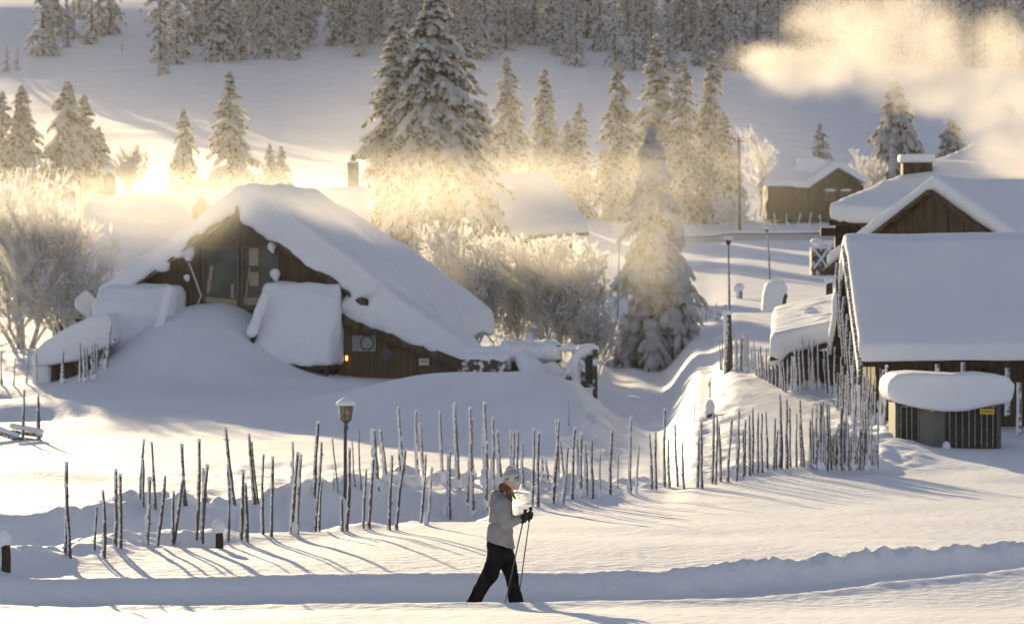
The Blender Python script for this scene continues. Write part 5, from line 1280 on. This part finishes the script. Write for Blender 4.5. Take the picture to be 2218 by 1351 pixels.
# gloves with closed fingers round the grips, and the poles
def hand(c, dy, grip_d, sgn):
    mb = MB(); C0 = Vector(c); g = Vector(grip_d).normalized(); fw = Vector((1, 0, .15)).normalized(); sd_ = Vector((0, sgn, 0))
    mb.cap(C0 - fw * .085, C0 - fw * .035, .036, .040)                                  # cuff
    mb.cap(C0 - fw * .035 + g * .020, C0 + fw * .010 + g * .018, .030, .026, .8); mb.cap(C0 - fw * .035 - g * .022, C0 + fw * .008 - g * .026, .028, .024, .8)
    for i, (off, ln) in enumerate(((.036, .9), (.012, 1.0), (-.012, .96), (-.036, .8))):
        b0 = C0 + g * off + fw * .010 - sd_ * .020
        b1 = b0 + fw * .034 * ln; b2 = b1 + sd_ * .034 * ln + fw * .004; b3 = b2 + sd_ * .010 - fw * .026 * ln
        mb.cap(b0, b1, .0135, .0125, n=8); mb.cap(b1, b2, .0125, .0115, n=8); mb.cap(b2, b3, .0115, .0100, n=8)
    t0 = C0 - fw * .030 + g * .036 + sd_ * .010; t1 = t0 + fw * .030 + g * .014 + sd_ * .014; t2 = t1 + fw * .026 - g * .006 + sd_ * .004
    mb.cap(t0, t1, .0150, .0130, n=8); mb.cap(t1, t2, .0130, .0110, n=8)
    mb.blob("glove", M_glove, .0055, wk, smooth=1)
G1 = PP(1133, 1122, -.14); G2 = PP(1145, 1118, .06)
d1 = PP(1138, 1103, -.14) - PP(1096, 1296, -.10); d2 = PP(1150, 1100, .06) - PP(1128, 1262, .06)
hand(G1, 0, d1, 1); hand(G2, 0, d2, -1)
mb = MB(); mb.box(PP(1127, 1122, -.182), (.022, .004, .026)); mb.build("glove_badge", M_grey, wk)
def ski_pole(G, top_px, tip_px, tipdy, lb):
    G = Vector(wk.location) + G
    o = thing("ski_pole", G, lb, "ski pole")
    T_ = Vector(wk.location) + top_px - G; B_ = Vector(wk.location) + tip_px - G
    ax_ = (T_ - B_).normalized()
    zf = float(ground_z(G.x + B_.x, G.y + B_.y)) - G.z - .03
    B_ = B_ + ax_ * ((zf - B_.z) / ax_.z)
    mb = MB(); mb.tube([B_, T_ - ax_ * .16], [.0065, .0085], 8); mb.build("shaft", M_dgrey, o, True)
    mb = MB(); mb.tube([T_ - ax_ * .17, T_ - ax_ * .13, T_ - ax_ * .05, T_ - ax_ * .015, T_], [.013, .016, .017, .022, .016], 9); mb.cap(T_ + Vector((-.012, 0, -.004)), T_ + Vector((.014, 0, .004)), .014, .011); mb.build("grip", M_glove, o, True)
    mb = MB(); mb.tube([B_ + ax_ * .045, B_ + ax_ * .055, B_ + ax_ * .062], [.040, .034, .012], 12); mb.build("basket", M_dgrey, o, True)
    mb = MB(); lp = [T_ - ax_ * .03 + Vector((0, -.015, 0)), T_ - ax_ * .07 + Vector((-.045, -.02, 0)), T_ - ax_ * .13 + Vector((-.06, -.01, 0)), T_ - ax_ * .15 + Vector((-.02, 0, 0))]; mb.tube(lp, .006, 5); mb.build("strap", M_glove, o, True)
ski_pole(G1, PP(1138, 1103, -.14), PP(1096, 1296, -.16), 0, "black pole in the walker's nearer hand, slanting down behind the legs")
ski_pole(G2, PP(1150, 1100, .06), PP(1128, 1262, .06), 0, "black pole in the walker's farther hand, planted beside the front leg")

# ------------------------------------------------------------------ air
def haze_mat(name, dens, col, aniso):
    m = bpy.data.materials.new(name); m.use_nodes = True; t = m.node_tree
    for n in list(t.nodes):
        if n.type != 'OUTPUT_MATERIAL': t.nodes.remove(n)
    out = t.nodes[0]; v = t.nodes.new("ShaderNodeVolumePrincipled")
    v.inputs["Color"].default_value = (*col, 1); v.inputs["Density"].default_value = dens; v.inputs["Anisotropy"].default_value = aniso
    t.links.new(v.outputs[0], out.inputs["Volume"])
    return m, t, v
m, t, v = haze_mat("haze_air", HAZE_D := 0.00006, (1.0, .97, .93), .3)
mb = MB(); mb.box((0, 488, 46), (2900, 1030, 98)); hz_ = mb.build("haze", m); tag(hz_, kind="stuff")

def smoke_volume(name, label, blobs, dens, seed, scale, contrast, aniso=.22, col=(1.0, .93, .82), pad=1.0, step=.4, noise_amt=1.0, edge=.35):
    """blobs: (centre, radii) ellipsoids fused by max, broken up with noise"""
    c = np.array([b[0] for b in blobs]); r = np.array([b[1] for b in blobs])
    lo = (c - r * 1.05).min(0) - pad * .2; hi = (c + r * 1.05).max(0) + pad * .2
    m, t, v = haze_mat(name, 0, col, aniso)
    L = t.links.new; N = t.nodes.new
    tc = N("ShaderNodeTexCoord")
    org = Vector((lo + hi) / 2)
    n = N("ShaderNodeTexNoise"); n.inputs["Scale"].default_value = scale; n.inputs["Detail"].default_value = 5; n.inputs["Roughness"].default_value = .6
    mp = N("ShaderNodeMapping"); mp.inputs["Location"].default_value = (seed, seed * 2, 0); mp.inputs["Scale"].default_value = contrast
    L(tc.outputs["Object"], mp.inputs[0]); L(mp.outputs[0], n.inputs["Vector"])
    prev = None
    for (cc, rr_) in blobs:
        s1 = N("ShaderNodeVectorMath"); s1.operation = 'SUBTRACT'; L(tc.outputs["Object"], s1.inputs[0]); s1.inputs[1].default_value = tuple(Vector(cc) - org)
        s2 = N("ShaderNodeVectorMath"); s2.operation = 'DIVIDE'; L(s1.outputs[0], s2.inputs[0]); s2.inputs[1].default_value = tuple(rr_)
        s3 = N("ShaderNodeVectorMath"); s3.operation = 'LENGTH'; L(s2.outputs[0], s3.inputs[0])
        s4 = N("ShaderNodeMath"); s4.operation = 'SUBTRACT'; s4.inputs[0].default_value = 1.0; L(s3.outputs["Value"], s4.inputs[1])
        if prev is None: prev = s4
        else:
            mx = N("ShaderNodeMath"); mx.operation = 'SMOOTH_MAX'; mx.inputs[2].default_value = .15; L(prev.outputs[0], mx.inputs[0]); L(s4.outputs[0], mx.inputs[1]); prev = mx
    a = N("ShaderNodeMath"); a.operation = 'MULTIPLY_ADD'; L(n.outputs["Fac"], a.inputs[0]); a.inputs[1].default_value = 2.0 * noise_amt; a.inputs[2].default_value = -1.0 * noise_amt
    b = N("ShaderNodeMath"); b.operation = 'ADD'; L(prev.outputs[0], b.inputs[0]); L(a.outputs[0], b.inputs[1])
    cr = N("ShaderNodeMapRange"); cr.interpolation_type = 'SMOOTHSTEP'; cr.inputs[1].default_value = 0.0; cr.inputs[2].default_value = edge; cr.inputs[3].default_value = 0; cr.inputs[4].default_value = dens
    L(b.outputs[0], cr.inputs[0])
    L(cr.outputs[0], v.inputs["Density"])
    mb = MB(); mb.box((0, 0, 0), tuple(hi - lo)); o = mb.build(name, m); o.location = org
    tag(o, label, "smoke", kind="stuff")
    m.cycles.volume_step_rate = step if hasattr(m.cycles, "volume_step_rate") else 1
    return o
def SB(px, py, D, rpx, rpy, rd): q = W(px, py, D); k = D / F; return (tuple(q), (rpx * k, rd, rpy * k))
cy = 122
smoke_volume("chimney_smoke", "bright sunlit smoke billowing from the farmhouse chimney up and away to the left", [
    SB(2200, 395, 119.5, 60, 70, 1.0), SB(2165, 320, 120, 85, 80, 1.3), SB(2140, 240, 121, 105, 95, 1.7), SB(2085, 160, 122, 160, 125, 2.3), SB(1960, 95, 124, 210, 150, 2.9), SB(1850, 60, 126, 170, 110, 2.6),
    SB(1760, 150, 128, 190, 80, 2.4), SB(1660, 130, 130, 130, 60, 1.9), SB(2150, 110, 123, 110, 110, 2.0), SB(2010, 215, 123, 110, 55, 1.5), SB(2230, 330, 119.5, 75, 110, 1.4), SB(2220, 200, 121, 110, 130, 1.8)], .34, 3, .5, (1, 1, 1.1), noise_amt=.85, edge=1.0, aniso=.35, col=(1.0, .96, .90))
smoke_volume("drifting_smoke", "thin veil of smoke drifting level across the tall spruce and the house gable", [
    SB(60, 460, 146, 360, 120, 5.0), SB(440, 460, 130.5, 420, 150, 4.5), SB(680, 470, 130, 300, 120, 4.0), SB(300, 400, 150, 300, 60, 4.0), SB(620, 420, 151, 330, 90, 5.0), SB(930, 410, 150, 360, 120, 6.0), SB(1180, 385, 151, 300, 90, 5.0), SB(1450, 375, 151, 260, 80, 4.5), SB(1130, 570, 142.5, 380, 190, 4.5), SB(1440, 520, 147, 190, 240, 5), SB(60, 600, 146, 300, 190, 6)], .022, 8, .10, (1, 1, 2.0), noise_amt=.35, edge=1.0, step=1.0, aniso=.66, col=(1.0, .97, .90))  # last three blobs added to brighten the bushes, drooping spruce and left tree



smoke_volume("valley_mist", "thin golden mist lying in the valley among the spruces behind the houses", [
    SB(150, 390, 225, 800, 340, 36), SB(1000, 400, 235, 700, 340, 65), SB(1450, 400, 240, 520, 300, 60), SB(750, 470, 168, 1000, 300, 42)], .0011, 15, .03, (1, 1, 2.0), noise_amt=.30, edge=1.0, step=2.5, aniso=.66, col=(1.0, .97, .87))
